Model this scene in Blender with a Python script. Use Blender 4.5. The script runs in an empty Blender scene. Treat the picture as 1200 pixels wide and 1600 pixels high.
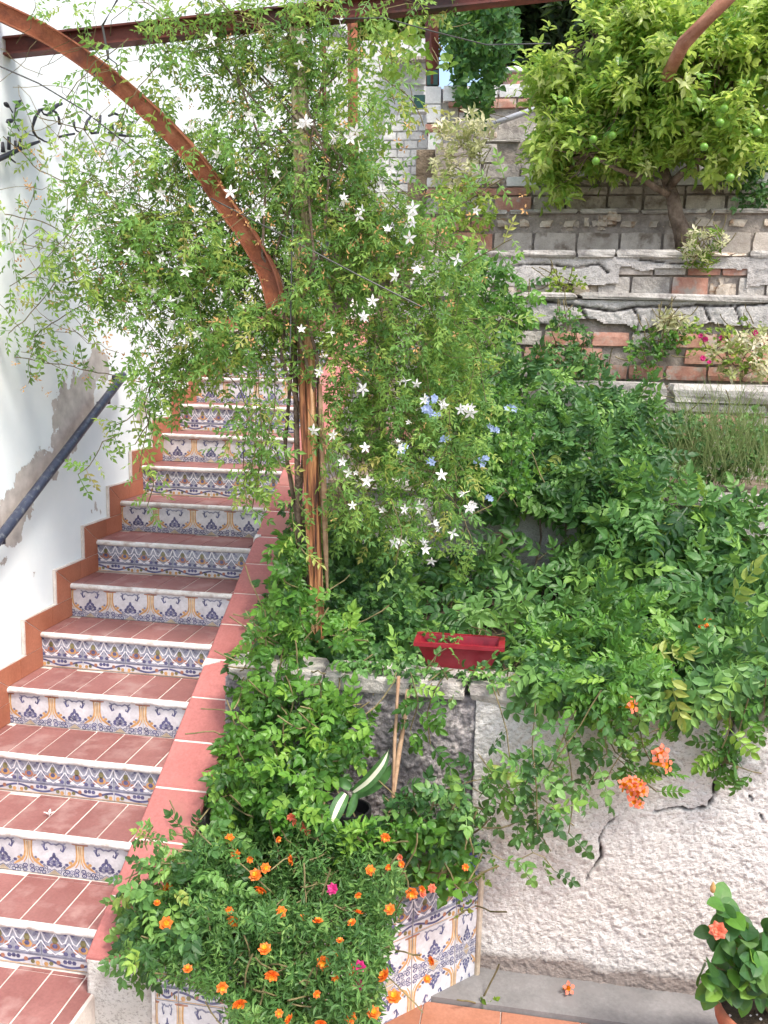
import bpy, math, random
import numpy as np
from mathutils import Vector, Matrix

rnd = random.Random(7)
rng = np.random.default_rng(11)
S = bpy.context.scene
COL = S.collection

# ------------------------------------------------------------------ camera, world, sun, exposure
FPX, PITCH, ROLL, YAW = 1400.0, 0.1631, 0.023, -0.1652
CAM = np.array([2.297, -2.6545, 1.9825])
Fv = np.array([math.sin(YAW) * math.cos(PITCH), math.cos(YAW) * math.cos(PITCH), -math.sin(PITCH)])
_r0 = np.array([math.cos(YAW), -math.sin(YAW), 0.0])
_u0 = np.cross(_r0, Fv)
Rv = math.cos(ROLL) * _r0 + math.sin(ROLL) * _u0
Uv = -math.sin(ROLL) * _r0 + math.cos(ROLL) * _u0
cam = bpy.data.cameras.new('camera')
cam_o = bpy.data.objects.new('camera', cam)
COL.objects.link(cam_o)
cam.sensor_fit = 'VERTICAL'
cam.sensor_height = 24.0
cam.lens = 24.0 * FPX / 1600.0
cam.clip_start = 0.05
cam.clip_end = 500
m = Matrix.Identity(4)
for r in range(3):
    m[r][0] = Rv[r]; m[r][1] = Uv[r]; m[r][2] = -Fv[r]; m[r][3] = CAM[r]
cam_o.matrix_world = m
S.camera = cam_o

W = bpy.data.worlds.new('World')
S.world = W
W.use_nodes = True
SUN_EL, SUN_AZ = math.radians(58), math.radians(132)      # azimuth from +Y towards +X
nt = W.node_tree
bg = nt.nodes['Background']
sky = nt.nodes.new('ShaderNodeTexSky')
sky.sky_type = 'NISHITA'
sky.sun_disc = False
sky.sun_elevation = SUN_EL
sky.sun_rotation = SUN_AZ
sky.air_density = 1.2
sky.dust_density = 3.5
sky.ozone_density = 0.6
nt.links.new(sky.outputs[0], bg.inputs[0])
bg.inputs[1].default_value = 0.15
sl = bpy.data.lights.new('sun', 'SUN')
sl.energy = 1.5
sl.angle = math.radians(10)
sl.color = (1.0, 0.95, 0.86)
so = bpy.data.objects.new('sun', sl)
COL.objects.link(so)
sdir = Vector((math.sin(SUN_AZ) * math.cos(SUN_EL), math.cos(SUN_AZ) * math.cos(SUN_EL), math.sin(SUN_EL)))
so.rotation_euler = sdir.to_track_quat('Z', 'Y').to_euler()
so.location = (4, 8, 12)
S.view_settings.view_transform = 'Standard'
S.view_settings.look = 'None'
S.view_settings.exposure = 1.25
S.view_settings.gamma = 1.0
S.view_settings.use_curve_mapping = False
S.cycles.max_bounces = 8
S.cycles.diffuse_bounces = 4
S.cycles.transmission_bounces = 4
S.cycles.use_denoising = True


def at(px, py, ax, v):
    """world point where the ray through the photo pixel meets the plane axis=v"""
    d = Fv + Rv * ((px - 600) / FPX) + Uv * ((800 - py) / FPX)
    t = (v - CAM[ax]) / d[ax]
    return CAM + t * d


def proj(P):
    d = np.asarray(P, float) - CAM
    z = d @ Fv
    return np.stack([600 + FPX * (d @ Rv) / z, 800 - FPX * (d @ Uv) / z], -1)


# ------------------------------------------------------------------ materials
class NB:
    def __init__(s, name):
        s.m = bpy.data.materials.new(name)
        s.m.use_nodes = True
        s.t = s.m.node_tree
        s.b = s.t.nodes['Principled BSDF']
        s.out = s.t.nodes['Material Output']

    def n(s, typ, **kw):
        x = s.t.nodes.new(typ)
        for k, v in kw.items():
            if k.startswith('i_'):
                x.inputs[k[2:].replace('_', ' ')].default_value = v
            else:
                setattr(x, k, v)
        return x

    def l(s, a, b):
        s.t.links.new(a, b)

    def coord(s, scale=(1, 1, 1), world=True):
        if world:
            g = s.n('ShaderNodeNewGeometry').outputs['Position']
        else:
            g = s.n('ShaderNodeTexCoord').outputs['Object']
        mp = s.n('ShaderNodeMapping')
        mp.inputs['Scale'].default_value = scale
        s.l(g, mp.inputs[0])
        return mp.outputs[0]

    def noise(s, co, scale, detail=5, rough=0.6, w=None):
        x = s.n('ShaderNodeTexNoise')
        x.inputs['Scale'].default_value = scale
        x.inputs['Detail'].default_value = detail
        x.inputs['Roughness'].default_value = rough
        s.l(co, x.inputs['Vector'])
        return x.outputs['Fac']

    def ramp(s, fac, stops, interp='LINEAR'):
        x = s.n('ShaderNodeValToRGB')
        x.color_ramp.interpolation = interp
        e = x.color_ramp.elements
        while len(e) < len(stops):
            e.new(0.5)
        for i, (p, c) in enumerate(stops):
            e[i].position = p
            e[i].color = (c[0], c[1], c[2], 1) if hasattr(c, '__len__') else (c, c, c, 1)
        s.l(fac, x.inputs[0])
        return x.outputs[0]

    def mix(s, fac, a, b, mode='MIX'):
        x = s.n('ShaderNodeMix', data_type='RGBA', blend_type=mode)
        if isinstance(fac, (int, float)):
            x.inputs[0].default_value = fac
        else:
            s.l(fac, x.inputs[0])
        for v, i in ((a, 6), (b, 7)):
            if isinstance(v, (tuple, list)):
                x.inputs[i].default_value = (v[0], v[1], v[2], 1)
            else:
                s.l(v, x.inputs[i])
        return x.outputs[2]

    def math(s, op, a, b=0.0, clamp=False):
        x = s.n('ShaderNodeMath', operation=op, use_clamp=clamp)
        for v, i in ((a, 0), (b, 1)):
            if isinstance(v, (int, float)):
                x.inputs[i].default_value = v
            else:
                s.l(v, x.inputs[i])
        return x.outputs[0]

    def bump(s, h, strength=0.3, dist=0.01):
        x = s.n('ShaderNodeBump')
        x.inputs['Strength'].default_value = strength
        x.inputs['Distance'].default_value = dist
        s.l(h, x.inputs['Height'])
        s.l(x.outputs[0], s.b.inputs['Normal'])


def surf_mat(name, c1, c2, scale=6, rough=0.8, bump=0.4, bscale=60, bdist=0.006, c3=None, objvar=0.12, stain=None, spec=0.3, lo=.35, hi=.68):
    """two- or three-tone weathered surface, per-object value shift, fine relief"""
    b = NB(name)
    co = b.coord()
    stops = [(lo, c1), (hi, c2)] if c3 is None else [(lo - .05, c1), ((lo + hi) / 2, c2), (hi + .05, c3)]
    col = b.ramp(b.noise(co, scale, 8, .65), stops)
    fine = b.noise(co, bscale, 4, .7)
    col = b.mix(0.35, col, b.ramp(fine, [(.3, .35), (.7, 1.0)]), 'MULTIPLY')
    if stain:
        sc, ssz = stain
        mk = b.ramp(b.noise(co, ssz, 6, .6), [(.52, 0.0), (.66, 1.0)])
        col = b.mix(mk, col, sc)
    if objvar:
        oi = b.n('ShaderNodeObjectInfo').outputs['Random']
        hsv = b.n('ShaderNodeHueSaturation')
        v = b.math('MULTIPLY_ADD', oi, 2 * objvar)
        v.node.inputs[2].default_value = 1 - objvar
        b.l(v, hsv.inputs['Value'])
        b.l(col, hsv.inputs['Color'])
        col = hsv.outputs[0]
    b.l(col, b.b.inputs['Base Color'])
    b.b.inputs['Roughness'].default_value = rough
    b.b.inputs['Specular IOR Level'].default_value = spec
    b.bump(b.math('ADD', fine, b.noise(co, bscale * .3, 3, .6)), bump, bdist)
    return b.m


def leaf_mat(name, stops, rough=0.42, transl=0.3, tcol=(.25, .42, .06), spec=0.4):
    b = NB(name)
    at_ = b.n('ShaderNodeAttribute', attribute_name='tint').outputs['Fac']
    oi = b.n('ShaderNodeObjectInfo').outputs['Random']
    f = b.math('FRACT', b.math('ADD', at_, oi))
    col = b.ramp(f, stops)
    mott = b.noise(b.coord(), 45, 3, .6)
    col = b.mix(.35, col, b.ramp(mott, [(.3, .45), (.7, 1.15)]), 'MULTIPLY')
    b.l(col, b.b.inputs['Base Color'])
    b.b.inputs['Roughness'].default_value = rough
    b.b.inputs['Specular IOR Level'].default_value = spec
    tr = b.n('ShaderNodeBsdfTranslucent')
    b.l(b.mix(.55, col, tcol), tr.inputs[0])
    mx = b.n('ShaderNodeMixShader')
    mx.inputs[0].default_value = transl
    b.l(b.b.outputs[0], mx.inputs[1])
    b.l(tr.outputs[0], mx.inputs[2])
    b.l(mx.outputs[0], b.out.inputs[0])
    return b.m


def flat(name, c, rough=.5, var=.15, spec=.5, transl=0):
    b = NB(name)
    co = b.coord()
    k = b.ramp(b.noise(co, 40, 4), [(.3, tuple(x * (1 - var) for x in c)), (.7, tuple(min(1, x * (1 + var)) for x in c))])
    b.l(k, b.b.inputs['Base Color'])
    b.b.inputs['Roughness'].default_value = rough
    b.b.inputs['Specular IOR Level'].default_value = spec
    if transl:
        tr = b.n('ShaderNodeBsdfTranslucent')
        b.l(k, tr.inputs[0])
        mx = b.n('ShaderNodeMixShader')
        mx.inputs[0].default_value = transl
        b.l(b.b.outputs[0], mx.inputs[1])
        b.l(tr.outputs[0], mx.inputs[2])
        b.l(mx.outputs[0], b.out.inputs[0])
    return b.m


M = {}
M['tread'] = surf_mat('red_tread_tile', (.235, .092, .084), (.33, .15, .138), 3, .5, .12, 90, .002, objvar=.11, spec=.35, stain=((.33, .19, .175), 7))
M['cap'] = surf_mat('red_parapet_tile', (.37, .125, .115), (.48, .185, .175), 2.5, .6, .15, 80, .002, objvar=.09, spec=.3, stain=((.30, .13, .11), 5))
M['skirt'] = surf_mat('orange_skirting_tile', (.34, .115, .065), (.46, .175, .105), 3, .6, .15, 80, .002, objvar=.09, spec=.3)
M['grout'] = surf_mat('pale_grout', (.58, .50, .46), (.80, .75, .70), 8, .9, .3, 90, .003, objvar=0)
M['nosing'] = surf_mat('whitewashed_nosing', (.62, .60, .58), (.84, .83, .82), 14, .75, .6, 60, .006, objvar=.05, stain=((.46, .39, .36), 16))
M['glaze'] = surf_mat('white_glaze', (.56, .56, .60), (.72, .72, .76), 9, .16, .03, 60, .001, objvar=.05, spec=.6)
M['bandground'] = surf_mat('bluish_glaze', (.24, .26, .34), (.44, .46, .53), 30, .18, .03, 60, .001, objvar=.05, spec=.6)
M['ink_blue'] = flat('cobalt_ink', (.095, .10, .20), .2, .4)
M['ink_ochre'] = flat('ochre_ink', (.50, .29, .13), .2, .25)
M['ink_grey'] = flat('slate_ink', (.20, .21, .29), .2, .4)
M['ink_green'] = flat('olive_ink', (.17, .16, .08), .2, .4)
M['ink_red'] = flat('rust_ink', (.34, .16, .11), .2, .3)
M['ink_beige'] = flat('beige_ink', (.42, .35, .26), .2, .2)
M['ink_pale'] = flat('pale_ochre_ink', (.62, .54, .42), .2, .1)
M['ink_white'] = flat('white_ink', (.70, .70, .74), .2, .1)
M['concrete'] = surf_mat('weathered_concrete', (.34, .315, .29), (.64, .61, .57), 7, .95, .9, 45, .012, objvar=.12, stain=((.24, .22, .21), 9))
M['block'] = surf_mat('grey_cement_block', (.44, .385, .34), (.66, .60, .545), 9, .95, .8, 110, .006, objvar=.16, stain=((.20, .16, .13), 7))
M['brick'] = surf_mat('red_hollow_brick', (.44, .20, .15), (.60, .37, .29), 10, .9, .5, 70, .005, objvar=.18, stain=((.42, .36, .32), 12))
M['stone'] = surf_mat('rubble_stone', (.44, .37, .30), (.72, .65, .57), 8, .9, .8, 50, .01, objvar=.25, stain=((.30, .20, .13), 10))
M['mortar'] = surf_mat('old_mortar', (.22, .19, .17), (.46, .41, .37), 12, .98, .9, 50, .012, objvar=0)
M['roughgrey'] = surf_mat('grey_roughcast', (.15, .14, .15), (.38, .35, .36), 16, .97, 1.0, 70, .012, objvar=0, stain=((.50, .46, .45), 22))
M['kerb'] = surf_mat('grey_cement_strip', (.18, .175, .175), (.27, .26, .26), 6, .85, .35, 60, .003, objvar=.05, stain=((.20, .19, .19), 8))
M['soil'] = surf_mat('dark_soil', (.030, .022, .015), (.10, .075, .05), 14, 1.0, 1.0, 40, .02, objvar=0)
M['terrsoil'] = surf_mat('dry_terrace_soil', (.13, .10, .07), (.30, .24, .18), 8, 1.0, 1.0, 30, .02, objvar=0)
M['floor'] = surf_mat('terracotta_floor_tile', (.36, .15, .09), (.46, .21, .14), 4, .6, .12, 80, .002, objvar=.08)
M['pot'] = surf_mat('terracotta_pot', (.44, .14, .08), (.56, .20, .12), 7, .7, .15, 80, .002, objvar=0)
M['rust'] = surf_mat('rusty_iron', (.15, .05, .03), (.32, .11, .055), 11, .8, .5, 90, .004, c3=(.46, .20, .11), objvar=.05, stain=((.16, .06, .04), 7))
M['beam'] = surf_mat('dark_red_painted_iron', (.10, .028, .022), (.22, .06, .045), 5, .6, .3, 70, .003, objvar=.05, stain=((.04, .025, .025), 4))
M['blackiron'] = surf_mat('black_wrought_iron', (.012, .013, .02), (.035, .037, .05), 12, .5, .3, 80, .002, objvar=0)
M['rail'] = surf_mat('blue_black_handrail', (.022, .028, .055), (.05, .06, .10), 12, .38, .25, 80, .002, objvar=0, spec=.5, stain=((.10, .11, .13), 40))
M['redplastic'] = surf_mat('crimson_plastic', (.22, .006, .018), (.30, .010, .026), 5, .38, .05, 60, .001, objvar=0, spec=.5, stain=((.25, .02, .035), 9))
M['bluepot'] = flat('cobalt_pot_glaze', (.02, .03, .22), .15, .2)
M['blackpot'] = flat('black_plastic_pot', (.015, .015, .017), .4, .2)
M['cane'] = surf_mat('dry_cane', (.30, .17, .10), (.55, .38, .25), 20, .8, .4, 60, .003, objvar=.2)
M['bark'] = surf_mat('grey_brown_bark', (.11, .075, .055), (.30, .23, .18), 14, .95, 1.0, 40, .015, objvar=.1)
M['twig'] = surf_mat('green_brown_stem', (.10, .09, .04), (.25, .20, .10), 20, .8, .3, 60, .003, objvar=.2)
M['whitepaint'] = surf_mat('white_painted_masonry', (.62, .62, .63), (.80, .80, .80), 7, .85, .5, 50, .006, objvar=.05)
M['wire'] = flat('thin_dark_wire', (.06, .06, .06), .5)
M['green_gate'] = flat('dark_green_paint', (.012, .06, .05), .4)
M['glass'] = flat('dark_window_glass', (.03, .035, .04), .08)
M['pipe'] = flat('grey_plastic_pipe', (.38, .40, .44), .4)
M['rooftile'] = surf_mat('pale_roof_tile', (.38, .33, .28), (.60, .54, .47), 9, .9, .5, 40, .01, objvar=.12)


def wood_post():
    b = NB('split_timber')
    co = b.coord((1, 1, .07))
    n = b.noise(co, 38, 6, .6)
    col = b.ramp(n, [(.38, (.05, .022, .016)), (.46, (.24, .09, .042)), (.55, (.47, .22, .095)), (.66, (.68, .46, .28))])
    zz = b.n('ShaderNodeSeparateXYZ'); b.l(b.n('ShaderNodeNewGeometry').outputs['Position'], zz.inputs[0])
    hi = b.n('ShaderNodeMapRange'); hi.inputs[1].default_value = 1.9; hi.inputs[2].default_value = 2.5
    b.l(zz.outputs[2], hi.inputs[0])
    grey = b.ramp(n, [(.38, (.22, .17, .10)), (.55, (.50, .43, .28)), (.68, (.66, .58, .42))])
    b.l(b.mix(hi.outputs[0], col, grey), b.b.inputs['Base Color'])
    b.b.inputs['Roughness'].default_value = .8
    b.bump(n, .9, .012)
    return b.m


M['timber'] = wood_post()


def white_wall_mat():
    """whitewash flaked off along a band over the handrail (attribute 'peel'), grey plaster under it"""
    b = NB('flaking_whitewash')
    co = b.coord()
    pe = b.n('ShaderNodeAttribute', attribute_name='peel').outputs['Fac']
    n = b.noise(b.coord((1, 1, .8)), 9, 8, .62)
    k = b.math('ADD', pe, b.math('MULTIPLY', b.math('SUBTRACT', n, .5), 1.9))
    mask = b.ramp(k, [(.49, 0.0), (.51, 1.0)])
    tone = b.noise(co, 2.2, 6, .6)
    paint = b.ramp(tone, [(.3, (.70, .76, .80)), (.7, (.80, .83, .84))])
    spk = b.ramp(b.noise(co, 30, 4, .7), [(.70, 0.0), (.76, 1.0)])
    paint = b.mix(b.math('MULTIPLY', spk, .5), paint, (.50, .50, .50))
    plaster = b.ramp(b.noise(co, 14, 6, .6), [(.3, (.36, .33, .31)), (.7, (.56, .52, .49))])
    b.l(b.mix(mask, paint, plaster), b.b.inputs['Base Color'])
    b.b.inputs['Roughness'].default_value = .9
    b.b.inputs['Specular IOR Level'].default_value = .2
    h = b.math('SUBTRACT', b.math('MULTIPLY', b.noise(co, 26, 5, .6), .5), mask)
    b.bump(h, .5, .006)
    return b.m


def roughcast_mat(name, ca, cb, crack=(.05, .04, .035)):
    b = NB(name)
    co = b.coord()
    cr = b.n('ShaderNodeAttribute', attribute_name='crack').outputs['Fac']
    dirt = b.n('ShaderNodeAttribute', attribute_name='dirt').outputs['Fac']
    n1 = b.noise(co, 3.5, 7, .65)
    n2 = b.noise(b.coord((1, 1, 1.5)), 85, 5, .7)
    col = b.ramp(n1, [(.3, ca), (.7, cb)])
    col = b.mix(.6, col, b.ramp(n2, [(.36, (.30, .27, .25)), (.48, (1, 1, 1))]), 'MULTIPLY')
    k = b.math('ADD', dirt, b.math('MULTIPLY', b.math('SUBTRACT', b.noise(co, 7, 6, .65), .5), 1.5))
    col = b.mix(b.ramp(k, [(.35, 0.0), (.8, .9)]), col, (.30, .245, .22))
    col = b.mix(cr, col, crack)
    b.l(col, b.b.inputs['Base Color'])
    b.b.inputs['Roughness'].default_value = .95
    b.b.inputs['Specular IOR Level'].default_value = .15
    b.bump(n2, 1.0, .014)
    return b.m


M['whitewall'] = white_wall_mat()
M['roughcast'] = roughcast_mat('white_roughcast', (.74, .71, .68), (.88, .86, .85))
M['render'] = roughcast_mat('cracked_grey_render', (.42, .40, .39), (.68, .66, .64))

G = lambda r, g, b_: (r, g, b_)
M['jas'] = leaf_mat('jasmine_leaf', [(0, G(.07, .18, .05)), (.4, G(.15, .32, .075)), (.75, G(.26, .44, .10)), (.93, G(.36, .48, .10)), (1, G(.45, .38, .13))], .5, .42, (.45, .60, .10))
M['camp'] = leaf_mat('trumpet_vine_leaf', [(0, G(.018, .068, .02)), (.25, G(.05, .14, .038)), (.6, G(.105, .25, .065)), (.85, G(.19, .37, .09)), (.98, G(.26, .46, .09)), (1, G(.38, .42, .09))], .45, .34, spec=.45)  # darkest stop deepened to paint the shadowed gaps between leaves
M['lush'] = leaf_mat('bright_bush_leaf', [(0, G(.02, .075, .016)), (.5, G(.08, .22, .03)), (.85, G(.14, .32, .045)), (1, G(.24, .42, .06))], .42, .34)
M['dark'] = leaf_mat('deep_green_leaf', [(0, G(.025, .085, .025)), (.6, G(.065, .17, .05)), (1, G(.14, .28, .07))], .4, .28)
M['olive'] = leaf_mat('fine_grey_green_leaf', [(0, G(.045, .12, .035)), (.5, G(.10, .23, .06)), (.85, G(.17, .33, .09)), (1, G(.26, .42, .12))], .5, .32)
M['citrus'] = leaf_mat('citrus_leaf', [(0, G(.07, .20, .03)), (.3, G(.17, .37, .06)), (.6, G(.38, .54, .11)), (.9, G(.52, .64, .18)), (1, G(.72, .76, .42))], .33, .5, (.80, .92, .20), spec=.5)  # raised pale leaf tones stand in for sunlight on the crown
M['treeleaf'] = leaf_mat('far_tree_leaf', [(0, G(.012, .03, .012)), (.6, G(.03, .06, .025)), (1, G(.10, .15, .05))], .5, .3)  # dark greens paint in the shaded side of the far crowns
M['ivy'] = leaf_mat('heart_vine_leaf', [(0, G(.03, .10, .03)), (.6, G(.06, .17, .05)), (1, G(.12, .26, .07))], .45, .4)
M['pale'] = leaf_mat('pale_variegated_leaf', [(0, G(.30, .36, .12)), (.5, G(.52, .52, .30)), (1, G(.78, .72, .58))], .5, .35, (.8, .8, .4))
M['yel'] = leaf_mat('yellow_green_leaf', [(0, G(.10, .20, .02)), (.6, G(.22, .34, .04)), (1, G(.42, .46, .08))], .45, .4)
M['dry'] = leaf_mat('dry_grass_blade', [(0, G(.10, .17, .05)), (.5, G(.22, .22, .09)), (1, G(.42, .26, .17))], .7, .3)
M['petal_w'] = flat('white_petal', (.86, .85, .84), .5, .05, transl=.3)
M['petal_o'] = flat('orange_petal', (.80, .20, .03), .5, .25, transl=.25)
M['petal_y'] = flat('orange_yellow_petal', (.90, .36, .02), .5, .2, transl=.25)
M['petal_c'] = flat('coral_petal', (.74, .19, .11), .5, .25, transl=.25)
M['petal_m'] = flat('magenta_petal', (.50, .02, .16), .5, .2, transl=.2)
M['petal_b'] = flat('pale_blue_petal', (.36, .46, .72), .5, .2, transl=.25)
M['driedf'] = flat('dried_blossom', (.52, .30, .12), .8, .35, transl=.2)
M['stripe'] = flat('cream_leaf_stripe', (.62, .62, .48), .4, .1)
M['darkleaf'] = flat('dark_strap_leaf', (.05, .13, .035), .35, .3)
M['fruit'] = flat('unripe_green_fruit', (.13, .29, .03), .4, .15)


# ------------------------------------------------------------------ builders
def mesh_np(name, V, T, mats, mi=None, tint=None, attrs=None, smooth=False):
    me = bpy.data.meshes.new(name)
    V = np.asarray(V, np.float32).reshape(-1, 3)
    T = np.asarray(T, np.int32).reshape(-1, 3)
    me.vertices.add(len(V)); me.vertices.foreach_set('co', V.ravel())
    me.loops.add(len(T) * 3); me.loops.foreach_set('vertex_index', T.ravel())
    me.polygons.add(len(T))
    me.polygons.foreach_set('loop_start', np.arange(0, len(T) * 3, 3, dtype=np.int32))
    if mi is not None:
        me.polygons.foreach_set('material_index', np.asarray(mi, np.int32))
    me.polygons.foreach_set('use_smooth', np.full(len(T), bool(smooth)))
    for q in (mats if isinstance(mats, (list, tuple)) else [mats]):
        me.materials.append(q)
    if tint is not None:
        a = me.attributes.new('tint', 'FLOAT', 'POINT')
        a.data.foreach_set('value', np.asarray(tint, np.float32))
    for k, v in (attrs or {}).items():
        a = me.attributes.new(k, 'FLOAT', 'POINT')
        a.data.foreach_set('value', np.asarray(v, np.float32))
    me.update(calc_edges=True)
    me.validate()
    return me


def link(name, me, parent=None, loc=None, kind=None, label=None):
    o = bpy.data.objects.new(name, me)
    COL.objects.link(o)
    if parent is not None:
        o.parent = parent
    if loc is not None:
        o.location = loc
    if kind:
        o['kind'] = kind
    if label:
        o['label'] = label
    return o


def thing(name, label, cat, loc=(0, 0, 0), group=None, me=None, kind=None):
    o = bpy.data.objects.new(name, me)
    COL.objects.link(o)
    o.location = loc
    o['label'] = label; o['category'] = cat
    if group: o['group'] = group
    if kind: o['kind'] = kind
    return o


class MB:
    """collects triangles in world space"""
    def __init__(s):
        s.V = []; s.T = []; s.I = []; s.n = 0

    def add(s, V, T, mi=0):
        V = np.asarray(V, float).reshape(-1, 3)
        T = np.asarray(T, int).reshape(-1, 3)
        s.V.append(V); s.T.append(T + s.n); s.I.append(np.full(len(T), mi)); s.n += len(V)
        return s

    def box(s, x0, x1, y0, y1, z0, z1, mi=0, jit=0.0):
        V = np.array([[x, y, z] for z in (z0, z1) for y in (y0, y1) for x in (x0, x1)], float)
        if jit: V += rng.uniform(-jit, jit, V.shape)
        Q = [(0, 2, 3, 1), (4, 5, 7, 6), (0, 1, 5, 4), (2, 6, 7, 3), (0, 4, 6, 2), (1, 3, 7, 5)]
        return s.add(V, [t for a, b, c, d in Q for t in ((a, b, c), (a, c, d))], mi)

    def hexa(s, V, mi=0):
        """8 points: 4 front loop then 4 back loop"""
        Q = [(0, 1, 2, 3), (7, 6, 5, 4), (0, 4, 5, 1), (1, 5, 6, 2), (2, 6, 7, 3), (3, 7, 4, 0)]
        return s.add(V, [t for a, b, c, d in Q for t in ((a, b, c), (a, c, d))], mi)

    def tube(s, pts, r, k=6, mi=0, cap=True):
        pts = np.asarray(pts, float)
        r = np.broadcast_to(np.asarray(r, float), (len(pts),))
        V = []
        for i, p in enumerate(pts):
            d = pts[min(i + 1, len(pts) - 1)] - pts[max(i - 1, 0)]
            d = d / (np.linalg.norm(d) + 1e-9)
            a = np.array([0, 0, 1.0]) if abs(d[2]) < .8 else np.array([1.0, 0, 0])
            u = np.cross(d, a); u /= np.linalg.norm(u)
            v = np.cross(d, u)
            for j in range(k):
                t = 2 * math.pi * j / k
                V.append(p + r[i] * (math.cos(t) * u + math.sin(t) * v))
        T = []
        for i in range(len(pts) - 1):
            for j in range(k):
                a, b = i * k + j, i * k + (j + 1) % k
                T += [(a, b, b + k), (a, b + k, a + k)]
        if cap:
            n = len(V); V += [pts[0], pts[-1]]
            for j in range(k):
                T += [(n, (j + 1) % k, j), (n + 1, n - k + j, n - k + (j + 1) % k)]
        return s.add(V, T, mi)

    def lathe(s, prof, c, k=24, mi=0):
        V = []; T = []
        for r, z in prof:
            for j in range(k):
                t = 2 * math.pi * j / k
                V.append((c[0] + r * math.cos(t), c[1] + r * math.sin(t), c[2] + z))
        for i in range(len(prof) - 1):
            for j in range(k):
                a, b = i * k + j, i * k + (j + 1) % k
                T += [(a, b, b + k), (a, b + k, a + k)]
        return s.add(V, T, mi)

    def mesh(s, name, mats, smooth=False, origin=None):
        V = np.concatenate(s.V)
        if origin is not None: V = V - np.asarray(origin)
        return mesh_np(name, V, np.concatenate(s.T), mats, np.concatenate(s.I), smooth=smooth)

    def obj(s, name, mats, parent=None, kind=None, smooth=False, label=None):
        org = None
        if parent is not None:
            org = np.array(parent.location)
        return link(name, s.mesh(name, mats, smooth, org), parent, kind=kind, label=label)


def smooth_noise(P, scale, seed=0):
    """cheap value noise on points (n,3)"""
    P = np.asarray(P) * scale + seed * 17.3
    i = np.floor(P).astype(int); f = P - i
    f = f * f * (3 - 2 * f)

    def h(x, y, z):
        q = (x * 374761393 + y * 668265263 + z * 2147483647 + seed * 1274126177) & 0xffffffff
        q = ((q ^ (q >> 13)) * 1274126177) & 0xffffffff
        return ((q ^ (q >> 16)) & 0xffff) / 65535.0
    r = 0
    for dx in (0, 1):
        for dy in (0, 1):
            for dz in (0, 1):
                w = (f[:, 0] if dx else 1 - f[:, 0]) * (f[:, 1] if dy else 1 - f[:, 1]) * (f[:, 2] if dz else 1 - f[:, 2])
                r = r + w * h(i[:, 0] + dx, i[:, 1] + dy, i[:, 2] + dz)
    return r


# unit rough blocks (shared meshes): a cube with 3 cuts, rounded and dented
def rough_cube(seed, rnd_amt=.06, dent=.05, cuts=3):
    n = cuts + 1
    V = []; T = []; idx = {}

    def vid(p):
        if p not in idx:
            idx[p] = len(V); V.append(p)
        return idx[p]
    for ax in range(3):
        for sgn in (0, n):
            for i in range(n):
                for j in range(n):
                    q = []
                    for a, b in ((0, 0), (1, 0), (1, 1), (0, 1)):
                        p = [0, 0, 0]; p[ax] = sgn; p[(ax + 1) % 3] = i + a; p[(ax + 2) % 3] = j + b
                        q.append(vid(tuple(p)))
                    if sgn == 0: q = q[::-1]
                    T += [(q[0], q[1], q[2]), (q[0], q[2], q[3])]
    V = np.array(V, float) / n - .5
    L = np.linalg.norm(V, axis=1, keepdims=True)
    edge = (np.abs(V) > .49).sum(1)
    V = V * (1 - rnd_amt * np.where(edge[:, None] > 1, (edge[:, None] - 1) * .6, 0))
    if rnd_amt > .3:
        V = V * (1 - .42 * rnd_amt) + (V / L * .5) * .42 * rnd_amt * 1.15
    V += (np.stack([smooth_noise(V + k * 9.1, 3.1, seed + k) for k in range(3)], 1) - .5) * 2 * dent
    return V, np.array(T)


BLK = {}
for kind, ra, de, mk in (('block', .035, .022, 'block'), ('brick', .04, .03, 'brick'), ('stone', .75, .10, 'stone'), ('conc', .045, .028, 'concrete'), ('white', .03, .02, 'whitepaint')):
    BLK[kind] = []
    for sd in range(5):
        V, T = rough_cube(sd * 13 + len(kind), ra, de, 2 if kind != 'stone' else 3)
        BLK[kind].append(mesh_np(kind + '_piece', V, T, M[mk]))
PIECE_NAME = {'block': 'cement_block', 'brick': 'brick', 'stone': 'stone', 'conc': 'render_patch', 'white': 'block'}


def piece(kind, parent, x0, x1, y, depth, z0, z1, rot=0.0, yj=.006):
    o = link(PIECE_NAME[kind], BLK[kind][rnd.randrange(5)], parent)
    px, py, pz = parent.location
    o.scale = (x1 - x0, depth, z1 - z0)
    o.location = ((x0 + x1) / 2 - px, y + depth / 2 + rnd.uniform(-yj, yj) - py, (z0 + z1) / 2 - pz)
    o.rotation_euler = (rnd.uniform(-.015, .015), rot + rnd.uniform(-.012, .012), rnd.uniform(-.015, .015))
    return o


def course(parent, x0, x1, y, z0, z1, seq, L, depth=.14, joint=.012, stag=0.0, ljit=.1, zj=.0):
    """seq(x) -> kind or None (a gap)"""
    x = x0 - stag * L
    while x < x1:
        l = L * rnd.uniform(1 - ljit, 1 + ljit)
        k = seq(x + l / 2)
        a, b = max(x, x0), min(x + l - joint, x1)
        if k and b - a > .04:
            dz = rnd.uniform(0, zj)
            piece(k, parent, a, b, y, depth, z0 + joint / 2, z1 - joint / 2 - dz, yj=.006 if k != 'stone' else .02)
        x += l


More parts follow.
